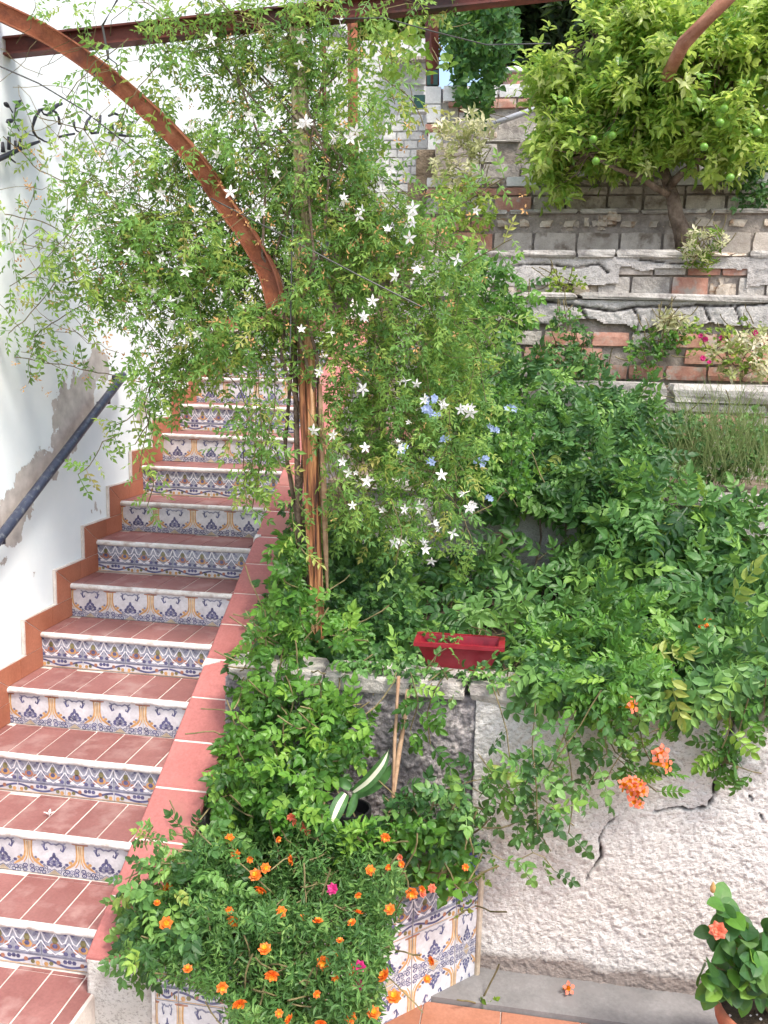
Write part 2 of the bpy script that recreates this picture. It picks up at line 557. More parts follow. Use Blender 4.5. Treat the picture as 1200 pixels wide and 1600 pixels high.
def grid_wall(name, parent, x0, x1, y, z0, z1, step, mat, amp=.01, cracks=(), dirt=None, crack_w=.006, top_wav=0.0, thick=.04, keep=None, kind=None, nscale=45):
    """rough plaster face towards -y with real relief and open cracks"""
    nx = int((x1 - x0) / step) + 1; nz = int((z1 - z0) / step) + 1
    X, Z = np.meshgrid(np.linspace(x0, x1, nx), np.linspace(z0, z1, nz))
    P = np.stack([X.ravel(), np.full(X.size, y), Z.ravel()], 1)
    nn = smooth_noise(P, nscale, 3) * .6 + smooth_noise(P, nscale * .4, 5) * .4
    big = smooth_noise(P, 4, 9) - .5
    P[:, 1] -= (nn - .5) * 2 * amp + big * amp * 1.2
    cr = np.zeros(len(P))
    for line, w in cracks:
        L = np.asarray(line, float)
        wob = (smooth_noise(P, 45, 21) - .5) * .016
        for a, b in zip(L[:-1], L[1:]):
            ab = b - a
            t = np.clip(((P[:, [0, 2]] - a) @ ab) / (ab @ ab), 0, 1)
            d = np.linalg.norm(P[:, [0, 2]] - (a + t[:, None] * ab), axis=1) + wob * .6
            cr = np.maximum(cr, np.clip(1.35 - np.abs(d) / w, 0, 1))
    P[:, 1] += cr * .022
    if top_wav:
        e = (Z.ravel() - z0) / (z1 - z0)
        P[:, 2] += e * (smooth_noise(P * [1, 0, 0], 9, 4) - .5) * 2 * top_wav
    ii = np.arange(nx * nz).reshape(nz, nx)
    a, b, c, d = ii[:-1, :-1].ravel(), ii[:-1, 1:].ravel(), ii[1:, 1:].ravel(), ii[1:, :-1].ravel()
    T = np.concatenate([np.stack([a, b, c], 1), np.stack([a, c, d], 1)])
    if keep is not None:
        km = keep(P[:, 0], P[:, 2])
        T = T[km[T].all(1)]
    # borders folded back for thickness
    nP = [P]; n = len(P); TT = [T]
    for loop, flip in ((ii[-1, :], False), (ii[0, :], True), (ii[:, 0], False), (ii[:, -1], True)):
        q = P[loop].copy(); q[:, 1] = y + thick
        nP.append(q); m_ = np.arange(n, n + len(loop)); n += len(loop)
        A = np.stack([loop[:-1], loop[1:], m_[1:]], 1); B = np.stack([loop[:-1], m_[1:], m_[:-1]], 1)
        if keep is None: TT += [A, B]
    V = np.concatenate(nP)
    cr = np.concatenate([cr, np.zeros(len(V) - len(cr))])
    dv = np.zeros(len(V)) if dirt is None else dirt(V[:, 0], V[:, 2])
    org = np.array(parent.location) if parent is not None else 0
    me = mesh_np(name, V - org, np.concatenate(TT), mat, attrs={'crack': cr, 'dirt': dv}, smooth=True)
    return link(name, me, parent, kind=kind)


# ------------------------------------------------------------------ GROUND and terraces
SR, SD = 0.17, 0.2893           # riser height, tread depth
SLOPE = SR / SD
FL = -0.47                       # lower floor level
WY = 0.70                        # front of the low wall
b = MB()
gx = np.array([-30, 0, 1.1, 6, 40.]); gy = np.array([-30, -3, .7, 8, 60.])
V = [(x, y, FL - .03) for y in gy for x in gx]
T = []
for j in range(4):
    for i in range(4):
        a = j * 5 + i
        T += [(a, a + 1, a + 6), (a, a + 6, a + 5)]
b.add(V, T)
b.obj('ground', M['terrsoil'], kind='structure')

# terrace earth behind each wall (tops are the planting ledges)
YB, YC, YD, YE, YF, YF2, YG, YH = 2.3, 3.3, 3.7, 4.3, 4.95, 5.1, 5.6, 7.0
zB = at(900, 765, 1, YB)[2]
zC = at(1000, 597, 1, YC)[2]
zD = at(1000, 459, 1, YD)[2]
zE = at(1000, 393, 1, YE)[2]
zF = at(900, 325, 1, YF)[2]
zF2 = at(800, 272, 1, YF2)[2]
zG = at(790, 217, 1, YG)[2]
zH0 = at(800, 153, 1, YH)[2]
zH = at(800, 131, 1, YH)[2]
XL, XR = 1.12, 8.0
b = MB()
for y0, y1, z in ((.86, YB + .1, .68), (YB + .1, YC + .12, zB - .02), (YC + .12, YD + .12, zC - .02), (YD + .12, YE + .12, zD - .02), (YE + .12, YF + .12, zE - .02), (YF + .12, YF2 + .14, zF - .02), (YF2 + .14, YG + .12, zF2 - .03), (YG + .12, YH + .12, zG - .05)):
    b.box(XL, XR, y0, y1, FL - .2, z)
b.box(-6, 14, YH + .12, 30, FL - .2, zH0 - .15)
b.obj('terrace_earth', M['terrsoil'], kind='structure')
b = MB()
nx, ny = 60, 26
X, Y = np.meshgrid(np.linspace(XL, 5.5, nx), np.linspace(.87, YB, ny))
Z = .66 + .10 * (Y - .87) + .0 * X
P = np.stack([X.ravel(), Y.ravel(), Z.ravel()], 1)
P[:, 2] += (smooth_noise(P, 7, 2) - .5) * .08 + (smooth_noise(P, 25, 3) - .5) * .03
ii = np.arange(nx * ny).reshape(ny, nx)
a_, b_, c_, d_ = ii[:-1, :-1].ravel(), ii[:-1, 1:].ravel(), ii[1:, 1:].ravel(), ii[1:, :-1].ravel()
b.add(P, np.concatenate([np.stack([a_, b_, c_], 1), np.stack([a_, c_, d_], 1)]))
b.obj('garden_bed_soil', M['soil'], kind='structure')

# ------------------------------------------------------------------ STAIRCASE
I0, I1 = -3, 14
stair = thing('staircase', 'tiled staircase with red treads and patterned risers climbing along the white wall', 'staircase')
b = MB()
for i in range(I0, I1 + 1):
    b.box(-.02, .90, i * SD + .016, (I1 + 2) * SD + .4, (i - 1) * SR - (.4 if i == I0 else 0), i * SR - .0035)
b.obj('step_core', M['grout'], stair)


# printed riser tiles: strokes and shapes laid as thin colour on the tile face (local x,z; face towards -y)
def stroke(mb, pts, w, mi, y=-.0006):
    pts = np.asarray(pts, float)
    if np.isscalar(w): w = [w] * len(pts)
    V = []
    for i, p in enumerate(pts):
        d = pts[min(i + 1, len(pts) - 1)] - pts[max(i - 1, 0)]
        d = d / (np.linalg.norm(d) + 1e-9)
        n_ = np.array([-d[1], d[0]]) * w[i] / 2
        V += [(p[0] + n_[0], y, p[1] + n_[1]), (p[0] - n_[0], y, p[1] - n_[1])]
    T = []
    for i in range(len(pts) - 1):
        a = 2 * i
        T += [(a, a + 1, a + 3), (a, a + 3, a + 2)]
    mb.add(V, T, mi)


def blob(mb, cx, cz, rx, rz, mi, k=6, rot=0.0, y=-.0008):
    V = [(cx, y, cz)]
    for j in range(k):
        t = 2 * math.pi * j / k
        x, z = rx * math.cos(t), rz * math.sin(t)
        V.append((cx + x * math.cos(rot) - z * math.sin(rot), y, cz + x * math.sin(rot) + z * math.cos(rot)))
    mb.add(V, [(0, 1 + (j + 1) % k, 1 + j) for j in range(k)], mi)


TW = .2165


def clipx(pts, w=TW):
    return [(min(max(x, .0005), w - .0005), z) for x, z in pts]


def tile_column(H, name):
    """white tile: half orange column on either joint, blue scroll above a blue tulip, blossom garland at the foot"""
    b = MB()
    b.box(.001, TW - .001, 0, .012, 0, H, 0)
    c = TW / 2
    for sx in (-1, 1):
        e = c + sx * c
        f = lambda d, z: (e - sx * d, z * H)
        b.add([(f(.0006, 0)[0], -.0004, .93 * H), (f(.015, 0)[0], -.0004, .93 * H), (f(.0006, 0)[0], -.0004, .36 * H), (f(.015, 0)[0], -.0004, .50 * H)], [(0, 1, 3), (0, 3, 2), (1, 0, 3), (3, 0, 2)], 6)
        stroke(b, [f(.0160, .95), f(.0140, .82), f(.0135, .62), f(.0165, .47), f(.027, .36), f(.044, .28), f(.062, .20)], [.007, .007, .007, .009, .011, .010, .004], 2)
        stroke(b, [f(.0045, .9), f(.0040, .7), f(.0045, .5), f(.010, .38), f(.02, .28)], [.0045] * 5, 2)
        stroke(b, clipx([f(0, .965), f(.018, .96), f(.034, .965)]), [.010, .008, .005], 3)
        blob(b, *f(.040, .40), .0085, .007, 2, 6)
        blob(b, *f(.031, .46), .0065, .006, 4, 6)
        blob(b, *f(.056, .33), .0085, .007, 1, 6, y=-.001)
        blob(b, *f(.066, .26), .006, .006, 4, 6, y=-.001)
        for k, (d, z, r_) in enumerate(((.014, .19, .0115), (.034, .13, .012), (.054, .13, .0115), (.072, .19, .0105), (.016, .07, .0115), (.042, .045, .010), (.064, .055, .011), (.086, .11, .010))):
            blob(b, *f(d, z), r_, r_ * .85, 4 if k % 2 else 1, 7)
            blob(b, *f(d, z), r_ * .58, r_ * .48, 0, 5, y=-.0012)
            blob(b, *f(d, z), r_ * .28, r_ * .28, 1, 4, y=-.0016)
        stroke(b, [(c + sx * .050, .95 * H), (c + sx * .036, .90 * H), (c + sx * .024, .93 * H), (c + sx * .010, .88 * H), (c, .90 * H)], [.004, .009, .007, .008, .006], 4)
        stroke(b, [(c + sx * .038, .90 * H), (c + sx * .043, .80 * H), (c + sx * .036, .70 * H), (c + sx * .028, .73 * H), (c + sx * .030, .79 * H)], [.007, .010, .009, .007, .003], 1)
        blob(b, c + sx * .047, .84 * H, .006, .006, 4, 5)
        # tulip wings
        for (x_, z_, rx, rz, ro, mi) in ((.012, .47, .012, .0065, .7, 1), (.020, .37, .014, .007, .35, 1), (.010, .36, .009, .009, 0, 4), (.024, .28, .010, .006, -.3, 1), (.012, .25, .009, .006, 0, 4)):
            blob(b, c + sx * x_, z_ * H, rx, rz, mi, 7, rot=-sx * ro, y=-.0008 if mi == 1 else -.0012)
    blob(b, c, .55 * H, .008, .016, 1, 6, y=-.0010)
    blob(b, c, .42 * H, .007, .012, 1, 6, y=-.0014)
    blob(b, c, .30 * H, .009, .007, 1, 6, y=-.0016)
    blob(b, c, .46 * H, .0035, .006, 0, 5, y=-.0020)
    b.add([(c - .026, -.0008, .001), (c + .026, -.0008, .001), (c, -.0008, .15 * H)], [(0, 1, 2)], 5)
    stroke(b, [(c - .030, .005), (c, .17 * H), (c + .030, .005)], .004, 4, -.0012)
    return b.mesh(name, [M['glaze'], M['ink_blue'], M['ink_ochre'], M['ink_red'], M['ink_grey'], M['ink_beige'], M['ink_pale']])


def tile_band(H, name, Lh=.045):
    """diamond lattice with palmettes over a narrow running-scroll border"""
    b = MB()
    if H > Lh + .005:
        b.box(.001, TW - .001, 0, .012, Lh + .0015, H, 6)
    b.box(.001, TW - .001, 0, .012, 0, Lh - .0015, 0)
    HB = H - Lh
    for q in range(2):
        x0 = q * TW / 2; w = TW / 2; c = x0 + w / 2
        z = lambda t: Lh + HB * t
        # white zigzag
        stroke(b, clipx([(x0, z(.98)), (x0 + w * .14, z(.62)), (x0 + w * .26, z(.55)), (c, z(.96)), (x0 + w * .74, z(.55)), (x0 + w * .86, z(.62)), (x0 + w, z(.98))]), .0052, 7)
        stroke(b, clipx([(x0, z(.62)), (x0 + w * .18, z(.34)), (c, z(.10)), (x0 + w * .82, z(.34)), (x0 + w, z(.62))]), .005, 7, -.0009)
        blob(b, c, z(.66), .012, HB * .17, 5, 6)
        blob(b, c, z(.42), .021, HB * .17, 2 if q else 3, 7)
        blob(b, c, z(.44), .011, HB * .1, 1, 6, y=-.0014)
        for sx in (-1, 1):
            blob(b, c + sx * .028, z(.32), .010, HB * .10, 3, 6)
            blob(b, c + sx * .020, z(.17), .013, HB * .06, 7, 6, y=-.0012)
            blob(b, c + sx * .040, z(.18), .010, HB * .09, 1, 6)
            blob(b, c + sx * .030, z(.82), .010, HB * .07, 4, 6, rot=sx * .8)
            blob(b, c + sx * .040, z(.93), .007, HB * .05, 1, 5)
            blob(b, c + sx * .043, z(.46), .006, HB * .12, 1, 5)
        stroke(b, [(x0 + .001, z(.03)), (x0 + w - .001, z(.03))], .004, 4)
    # running scroll
    t = np.linspace(0, TW, 25)
    stroke(b, [(min(max(x, .003), TW - .003), Lh * (.5 + .26 * math.cos(2 * math.pi * x / TW))) for x in t], .009, 1)
    for q, mi in ((.08, 2), (.17, 5), (.30, 3), (.42, 1), (.50, 1), (.58, 1), (.72, 3), (.84, 5), (.93, 2)):
        blob(b, TW * q, Lh * (.5 - .22 * math.cos(2 * math.pi * q)), .009, Lh * .2, mi, 6, y=-.0012)
    stroke(b, [(.002, Lh * .95), (TW - .002, Lh * .95)], .003, 4)
    stroke(b, [(.002, Lh * .07), (TW - .002, Lh * .07)], .003, 2)
    return b.mesh(name, [M['glaze'], M['ink_blue'], M['ink_ochre'], M['ink_red'], M['ink_grey'], M['ink_green'], M['bandground'], M['ink_white']])


HT = SR - .027
me_col = tile_column(HT, 'riser_tile')
me_band = tile_band(HT, 'riser_tile')
# shared tread tile with softened edge
def slab_tile(w, d, h, name, mat, bev=.003):
    b = MB()
    V = [(bev, bev, 0), (w - bev, bev, 0), (w - bev, d - bev, 0), (bev, d - bev, 0), (0, 0, -bev), (w, 0, -bev), (w, d, -bev), (0, d, -bev), (0, 0, -h), (w, 0, -h), (w, d, -h), (0, d, -h)]
    Q = [(0, 1, 2, 3), (4, 5, 1, 0), (5, 6, 2, 1), (6, 7, 3, 2), (7, 4, 0, 3), (8, 9, 5, 4), (9, 10, 6, 5), (10, 11, 7, 6), (11, 8, 4, 7)]
    b.add(V, [t for a, b1, c, d1 in Q for t in ((a, b1, c), (a, c, d1))])
    return b.mesh(name, mat)


tread_me = slab_tile(.1255, .2500, .012, 'tread_tile', M['tread'])
tread_cut = slab_tile(.055, .2500, .012, 'tread_tile', M['tread'])
tread_back = slab_tile(.1255, .030, .012, 'tread_tile', M['tread'])
for i in range(I0, I1):
    y0 = i * SD
    z = i * SR
    # whitewashed nosing with a worn, uneven edge
    nb = MB()
    xs = np.linspace(0, .885, 24)
    prof = [(.010, 0.0), (-.006, -.002), (-.011, -.008), (-.010, -.021), (.004, -.027), (.016, -.027)]
    Vn = []
    for x in xs:
        j = rng.uniform(-.0025, .0025, 2)
        for k, (dy, dz) in enumerate(prof):
            Vn.append((x, y0 + dy + (j[0] if 0 < k < 5 else 0), z + dz + (j[1] if 0 < k < 5 else 0)))
    Tn = []
    for a in range(len(xs) - 1):
        for k in range(5):
            p = a * 6 + k
            Tn += [(p, p + 6, p + 7), (p, p + 7, p + 1)]
    nb.add(Vn, Tn)
    nb.obj('nosing', M['nosing'], stair, smooth=True)
    off = rnd.choice((0, .02, .04, .06))
    x = .006 + off - .131
    n = 0
    while x < .885:
        if x > -.001:
            w_ok = x + .1255 < .90
            o = link('tread_tile', tread_me if w_ok else tread_cut, stair, (x, y0 + .0165, z + rnd.uniform(0, .0012)))
            if rnd.random() < .8:
                link('tread_tile', tread_back, stair, (x, y0 + .0165 + .2535, z + rnd.uniform(0, .0012))).scale = (1, rnd.uniform(.45, .55), 1)
        elif x + .1255 > .03:
            sc = (x + .1255 - .004) / .1255
            o = link('tread_tile', tread_me, stair, (.004, y0 + .0165, z)); o.scale = (sc, 1, 1)
        x += .131
    shift = 0.0
    for k in range(4):
        o = link('riser_tile', me_col if i % 2 else me_band, stair, (.003 + k * TW, y0 + .0045, z - SR + .001))
        o.rotation_euler = (rnd.uniform(-.006, .006), 0, 0)

# stepped skirting on the white wall: (y, z) polygons, 12 mm thick
sk0, skz = .136, .095
for i in range(I0, I1):
    y = i * SD; z = i * SR; g = .003
    ya, yb = y - sk0, y + SD - sk0
    za = z + skz
    zl = z - SR + skz
    ym = y + .105
    polys = [[(ya + g, za - g), (y, z + g * .3), (y, zl + g), (ya + g, zl + g)],
             [(ya + g * 2, za), (ym - g / 2, za), (ym - g / 2, z + .002), (y + g, z + .002)],
             [(ym + g / 2, za), (y + SD + .004, za), (y + SD + .004, z + .002), (ym + g / 2, z + .002)],
             [(yb + g * .0, za), (y + SD + .004, za), (y + SD + .004, z + .002), (yb, z + .002)]]
    for p in polys[:3]:
        q = MB()
        q.hexa([(.0125, a, c) for a, c in p] + [(-.005, a, c) for a, c in p])
        q.obj('skirting_tile', M['skirt'], stair)
    q = MB()
    q.box(-.004, .0095, ya - .008, y + .004, zl + .002, z - .0)
    q.box(-.004, .0100, ya - .008, yb - .009, z + .0005, za + .007)
    q.box(-.004, .0098, yb - .008, y + SD + .004, z + .0005, za + .0018)
    q.obj('skirting_grout', M['grout'], stair)
# top landing
b = MB(); b.box(0, .885, I1 * SD, I1 * SD + 1.2, I1 * SR - .17, I1 * SR - .001); b.obj('landing', M['tread'], stair)

# ------------------------------------------------------------------ PARAPET with red tile coping
PX0, PX1 = .872, 1.095
par = thing('parapet_wall', 'sloping plastered stair parapet capped with large red tiles', 'wall', (0, 0, 0))
b = MB()
y0, y1 = -.085, 4.2
zc = lambda y, c=0: SLOPE * y + c
for (xa, xb) in ((PX0 + .012, PX1 - .006),):
    V = [(xa, y0 + .02, FL), (xb, y0 + .02, FL), (xb, y1, FL), (xa, y1, FL), (xa, y0 + .02, zc(y0 + .02, .0)), (xb, y0 + .02, zc(y0 + .02, .0)), (xb, y1, zc(y1)), (xa, y1, zc(y1))]
    b.hexa(V)
b.obj('masonry', M['roughgrey'], par)
sy = [-.088, .105, .300, .495, .690, .885, 1.075, 1.262, 1.440, 1.625, 1.806, 1.99, 2.18, 2.37, 2.56, 2.75, 2.94, 3.13, 3.32, 3.51, 3.7, 3.89]
for a, c in zip(sy[:-1], sy[1:]):
    q = MB()
    ga, gc = a + .0035, c - .0035
    e = .006
    top = [(PX0, ga), (PX1, ga), (PX1, gc), (PX0, gc)]
    dz = rng.uniform(-.0015, .002)
    q.add([(x, y, zc(y, .018 + dz)) for x, y in ((PX0 + e, ga + e), (PX1 - e, ga + e), (PX1 - e, gc - e), (PX0 + e, gc - e))] + [(x, y, zc(y, .012 + dz)) for x, y in top] + [(x, y, zc(y, -.006)) for x, y in top],
          [t for A, B, Cc, D in [(0, 1, 2, 3), (4, 5, 1, 0), (5, 6, 2, 1), (6, 7, 3, 2), (7, 4, 0, 3), (8, 9, 5, 4), (9, 10, 6, 5), (10, 11, 7, 6), (11, 8, 4, 7)] for t in ((A, B, Cc), (A, Cc, D))])
    q.obj('coping_tile', M['cap'], par)
q = MB(); q.hexa([(x, y, zc(y, .0)) for x, y in ((PX0 + .004, y0 + .001), (PX1 - .002, y0 + .001), (PX1 - .002, y1), (PX0 + .004, y1))][::1] + [(x, y, zc(y, .011)) for x, y in ((PX0 + .004, y0 + .001), (PX1 - .002, y0 + .001), (PX1 - .002, y1), (PX0 + .004, y1))])
q.obj('coping_grout', M['grout'], par)
# chipped white mortar spots on the inner edge of the coping
for px_, py_, w_ in ((330, 1030, .045), (402, 842, .018)):
    p_ = at(px_, py_, 1, 1.05 if py_ > 900 else 1.8)
    q = MB(); yy = 1.06 if py_ > 900 else 1.806
    q.hexa([(PX0 - .004, yy - .03, zc(yy - .03, .0)), (PX0 + w_ * 1.6, yy - .002, zc(yy, .0)), (PX0 + w_ * 1.5, yy + .006, zc(yy, .0)), (PX0 - .004, yy + .016, zc(yy, .0))] +
           [(PX0 - .004, yy - .03, zc(yy - .03, .021)), (PX0 + w_ * 1.6, yy - .002, zc(yy, .021)), (PX0 + w_ * 1.5, yy + .006, zc(yy, .022)), (PX0 - .004, yy + .016, zc(yy, .024))])
    q.obj('mortar_chip', M['nosing'], par)
# plaster end of the parapet
grid_wall('plaster_end', par, PX0 + .004, PX1 + .028, -.0865, FL, zc(-.09, .008), .008, roughcast_mat('stained_white_plaster', (.60, .57, .54), (.80, .78, .76)), .003, dirt=lambda x, z: .35 * np.clip((x - 1.0) * 8, 0, 1) + .25, nscale=25, thick=.03)

# ------------------------------------------------------------------ LEFT WHITE WALL
wall = thing('house_wall', 'tall white house wall with flaking paint above the stair handrail', 'wall', (0, 0, 0))
st = .03
ny = int(14 / st); nz = int(6.2 / st)
Yg, Zg = np.meshgrid(np.linspace(-4, 10, ny), np.linspace(-1.2, 5.4, nz))
P = np.stack([np.zeros(Yg.size), Yg.ravel(), Zg.ravel()], 1)
P[:, 0] = -.001 + (smooth_noise(P, 3, 2) - .5) * .010 - .006
pk = np.zeros(len(P))
for px_, py_, r_, s_ in ((140, 590, .10, .9), (128, 620, .13, 1.0), (110, 655, .15, 1.1), (95, 690, .10, .9), (70, 730, .10, .85), (45, 760, .09, .8), (55, 745, .08, .8), (35, 785, .10, .95), (15, 815, .12, .95), (-10, 830, .12, .9), (155, 570, .12, .8), (12, 870, .05, .5), (150, 800, .06, .45), (60, 900, .06, .35), (225, 640, .10, .85)):
    c = at(px_, py_, 0, 0)
    d = np.hypot(P[:, 1] - c[1], P[:, 2] - c[2])
    pk = np.maximum(pk, s_ * np.clip(1.25 - d / r_ * .75, 0, 1))
ii = np.arange(ny * nz).reshape(nz, ny)
a_, b_, c_, d_ = ii[:-1, :-1].ravel(), ii[:-1, 1:].ravel(), ii[1:, 1:].ravel(), ii[1:, :-1].ravel()
T = np.concatenate([np.stack([a_, b_, c_], 1), np.stack([a_, c_, d_], 1)])
link('wall_face', mesh_np('wall_face', P, T, M['whitewall'], attrs={'peel': pk}, smooth=True), wall)
b = MB(); b.box(-.4, -.03, -4, 10, -1.2, 5.4); b.box(-.5, .12, -4, 10, 5.4, 5.5); b.obj('wall_core', M['whitepaint'], wall)

# handrail
hr = thing('handrail', 'blue-black iron handrail fixed to the white wall beside the stairs', 'handrail', (0, 0, 0))
A = at(0, 840, 0, .075); B = at(192, 588, 0, .075)
dA = (B - A) / np.linalg.norm(B - A)
p0 = A - dA * 1.9
b = MB()
b.tube([p0, A, (A + B) / 2, B, B + np.array([-.012, .03, .004]), B + np.array([-.05, .045, -.004]), B + np.array([-.08, .045, -.01])], [.023, .023, .023, .023, .021, .018, .016], 12)
b.obj('rail', M['rail'], hr, smooth=True)
for t in (-.9, .05, 1.2):
    q = A + dA * t if t < 1 else A + dA * 1.2
    b = MB(); b.tube([q + [0, 0, -.02], q + [-.01, .0, -.055], q + [-.05, 0, -.06], q + [-.08, 0, -.06]], .009, 8)
    b.lathe([(.0, 0), (.0, .0)], q, 4)
    b.obj('bracket', M['rail'], hr, smooth=True)

# ------------------------------------------------------------------ LOW GARDEN WALL
low = thing('garden_wall', 'low white roughcast garden wall with branching cracks and grey coping', 'wall', (0, 0, 0))
crp = lambda *pp: [tuple(at(x, y, 1, WY)[[0, 2]]) for x, y in pp]
cracks = [(crp((1165, 1105), (1150, 1122), (1140, 1150), (1141, 1172), (1132, 1195), (1118, 1215), (1115, 1245)), .0058),
          (crp((1115, 1245), (1106, 1262), (1080, 1266), (1058, 1262), (1025, 1268)), .0045),
          (crp((965, 1276), (945, 1292), (936, 1312), (940, 1340), (922, 1362), (917, 1375)), .0045),
          (crp((1170, 1240), (1180, 1262), (1192, 1280)), .0022),
          ]
zt = .70
grid_wall('roughcast_face', low, 2.12, 4.6, WY, FL, zt, .0055, M['roughcast'], .0095, cracks,
          dirt=lambda x, z: np.clip(1.75 - (z - FL) / .085, 0, 1.1) + np.clip((z - .52) * 1.4, 0, .22) + .0, nscale=115)
grid_wall('grey_roughcast_face', low, 1.09, 2.118, WY + .012, FL, zt, .006, M['roughgrey'], .011, nscale=110)
b = MB()
b.box(1.10, 4.6, WY + .045, WY + .16, FL, zt - .01)
b.obj('masonry', M['mortar'], low)
# coping: irregular cement ledge
x = 1.10
while x < 4.6:
    l = rnd.uniform(.35, .6)
    Vb, Tb = rough_cube(rnd.randrange(99), .08, .035, 4)
    q = MB(); q.add(Vb * [l - .006, .19, .072] + [x + l / 2, WY + .082, .728], Tb)
    q.obj('coping_slab', M['concrete'], low)
    x += l
# base kerb strip and floor tiles
b = MB()
ys = at(760, 1576, 2, FL)[1]
b.box(1.9, 4.8, ys, WY + .02, FL - .06, FL + .022, jit=.002)
b.obj('kerb', M['kerb'], kind='structure')
b = MB(); b.box(1.0, 5.0, -3.2, ys - .004, FL - .10, FL - .004)
fl = b.obj('floor', M['grout'], kind='structure')
ft = slab_tile(.296, .296, .012, 'floor_tile', M['floor'])
tx0 = at(783, 1590, 2, FL)[0]
for j in range(6):
    for i in range(-3, 8):
        if tx0 + i * .3 < 1.05: continue
        link('floor_tile', ft, fl, (tx0 + i * .3, ys - .006 - (j + 1) * .3 + .002, FL + .004))

# ------------------------------------------------------------------ PLANTER (tiled)
plt = thing('tiled_planter', 'masonry planter faced with blue and orange patterned tiles at the foot of the stairs', 'planter', (0, 0, 0))
pf = -.10
cx_, cy_ = 1.425, pf
ex, ey = 2.166, .657
b = MB()
th = .07
outer = [(PX1 + .03, pf + .012), (cx_ - .005, pf + .012), (ex - .012, ey + .005), (ex - .012, WY)]
inner = [(PX1 + .03, pf + th), (cx_ - .03, pf + th), (ex - .1, ey + .005), (ex - .1, WY)]
for (o1, o2, i2, i1) in zip(outer[:-1], outer[1:], inner[1:], inner[:-1]):
    V = [(*o1, FL), (*o2, FL), (*i2, FL), (*i1, FL), (*o1, -.002), (*o2, -.002), (*i2, -.002), (*i1, -.002)]
    b.hexa(V)
b.obj('masonry', M['grout'], plt)
b = MB()
V = [(*p, -.05) for p in inner] + [(PX1, WY, -.05)]
b.add(V, [(0, 1, 2), (0, 2, 3), (0, 3, 4)])
b.obj('potting_soil', M['soil'], plt)
HP = .165
me_pcol = tile_column(HP, 'facing_tile')
me_pband = tile_band(.095 + .05, 'facing_tile', .05)
ang = math.atan2(ey - cy_, ex - cx_)
Ld = math.hypot(ex - cx_, ey - cy_)


def face_tiles(x0, y0, ang, L, first):
    s_ = first
    ux, uy = math.cos(ang), math.sin(ang)
    while s_ < L - .02:
        a_s, b_s = max(s_, 0), min(s_ + TW, L)
        w_ = b_s - a_s
        if w_ > .03:
            for r_, (me_, zb) in enumerate(((me_pband, -.145), (me_pcol, -.145 - HP - .003), (me_pcol, -.145 - 2 * (HP + .003)))):
                o = link('facing_tile', me_, plt, (x0 + ux * a_s, y0 + uy * a_s, zb))
                o.rotation_euler = (0, 0, ang)
                if r_ == 2:      # laid upside down, as in the photo
                    o.rotation_euler = (0, math.pi, ang)
                    o.location = (x0 + ux * b_s, y0 + uy * b_s, zb + HP)
                o.scale.x = w_ / TW * .99
        s_ += TW


face_tiles(PX1 + .034, pf, 0, cx_ - PX1 - .034, -.135)
dray = Fv + Rv * ((711 - 600) / FPX) + Uv * ((800 - 1460) / FPX)
nrm = np.array([-math.sin(ang), math.cos(ang), 0])
tt_ = ((np.array([cx_, cy_, 0]) - CAM) @ nrm) / (dray @ nrm)
sj = float(np.linalg.norm((CAM + tt_ * dray)[:2] - np.array([cx_, cy_])))
face_tiles(cx_ + .002, pf + .001, ang, Ld, sj - math.ceil(sj / TW) * TW)
b = MB()
c_, s__ = math.cos(ang), math.sin(ang)
b.tube([(ex + .004, ey + .0, FL), (ex + .006, ey - .002, .0)], .012, 8)
b.obj('corner_trim', surf_mat('stained_corner_mortar', (.42, .33, .24), (.66, .58, .48), 10, .9, .5, 50, .006, objvar=0), plt)
b = MB()
b.box(PX1 + .022, PX1 + .034, pf - .006, pf + .02, FL, -.02, jit=.001)
b.obj('corner_trim', M['nosing'], plt)

# ------------------------------------------------------------------ TERRACE WALLS
def terrace(label, y):
    return thing('terrace_wall', label, 'wall', (0, y, 0))


def zy(py, Y, px=900):
    return at(px, py, 1, Y)[2]


def xy(px, Y, py=500):
    return at(px, py, 1, Y)[0]


def core(w, x0, x1, y, z0, z1, mat='mortar', dy=.03, th=.16):
    b = MB(); b.box(x0, x1, y + dy, y + dy + th, z0, z1); b.obj('mortar_core', M[mat], w)


tl = 1.3
# B: low grey wall behind the bed
w = terrace('low grey cement retaining wall half hidden by the vine behind the garden bed', YB)
core(w, tl, 5.4, YB, .5, zB - .03)
grid_wall('render_face', w, tl, 5.4, YB, .6, zB - .035, .016, M['render'], .010, [(crp((0, 0), (1, 1)), .001)], dirt=lambda x, z: .3 + 0 * x, nscale=30)
x = tl
while x < 5.4:
    l = rnd.uniform(.3, .55); piece('conc', w, x, x + l - .008, YB - .03, .2, zB - .06, zB); x += l
for px_, py_ in ((785, 840), (972, 765), (945, 778)):
    c = at(px_, py_, 1, YB); piece('brick', w, c[0] - .06, c[0] + .06, YB - .022, .06, c[2] - .03, c[2] + .03)

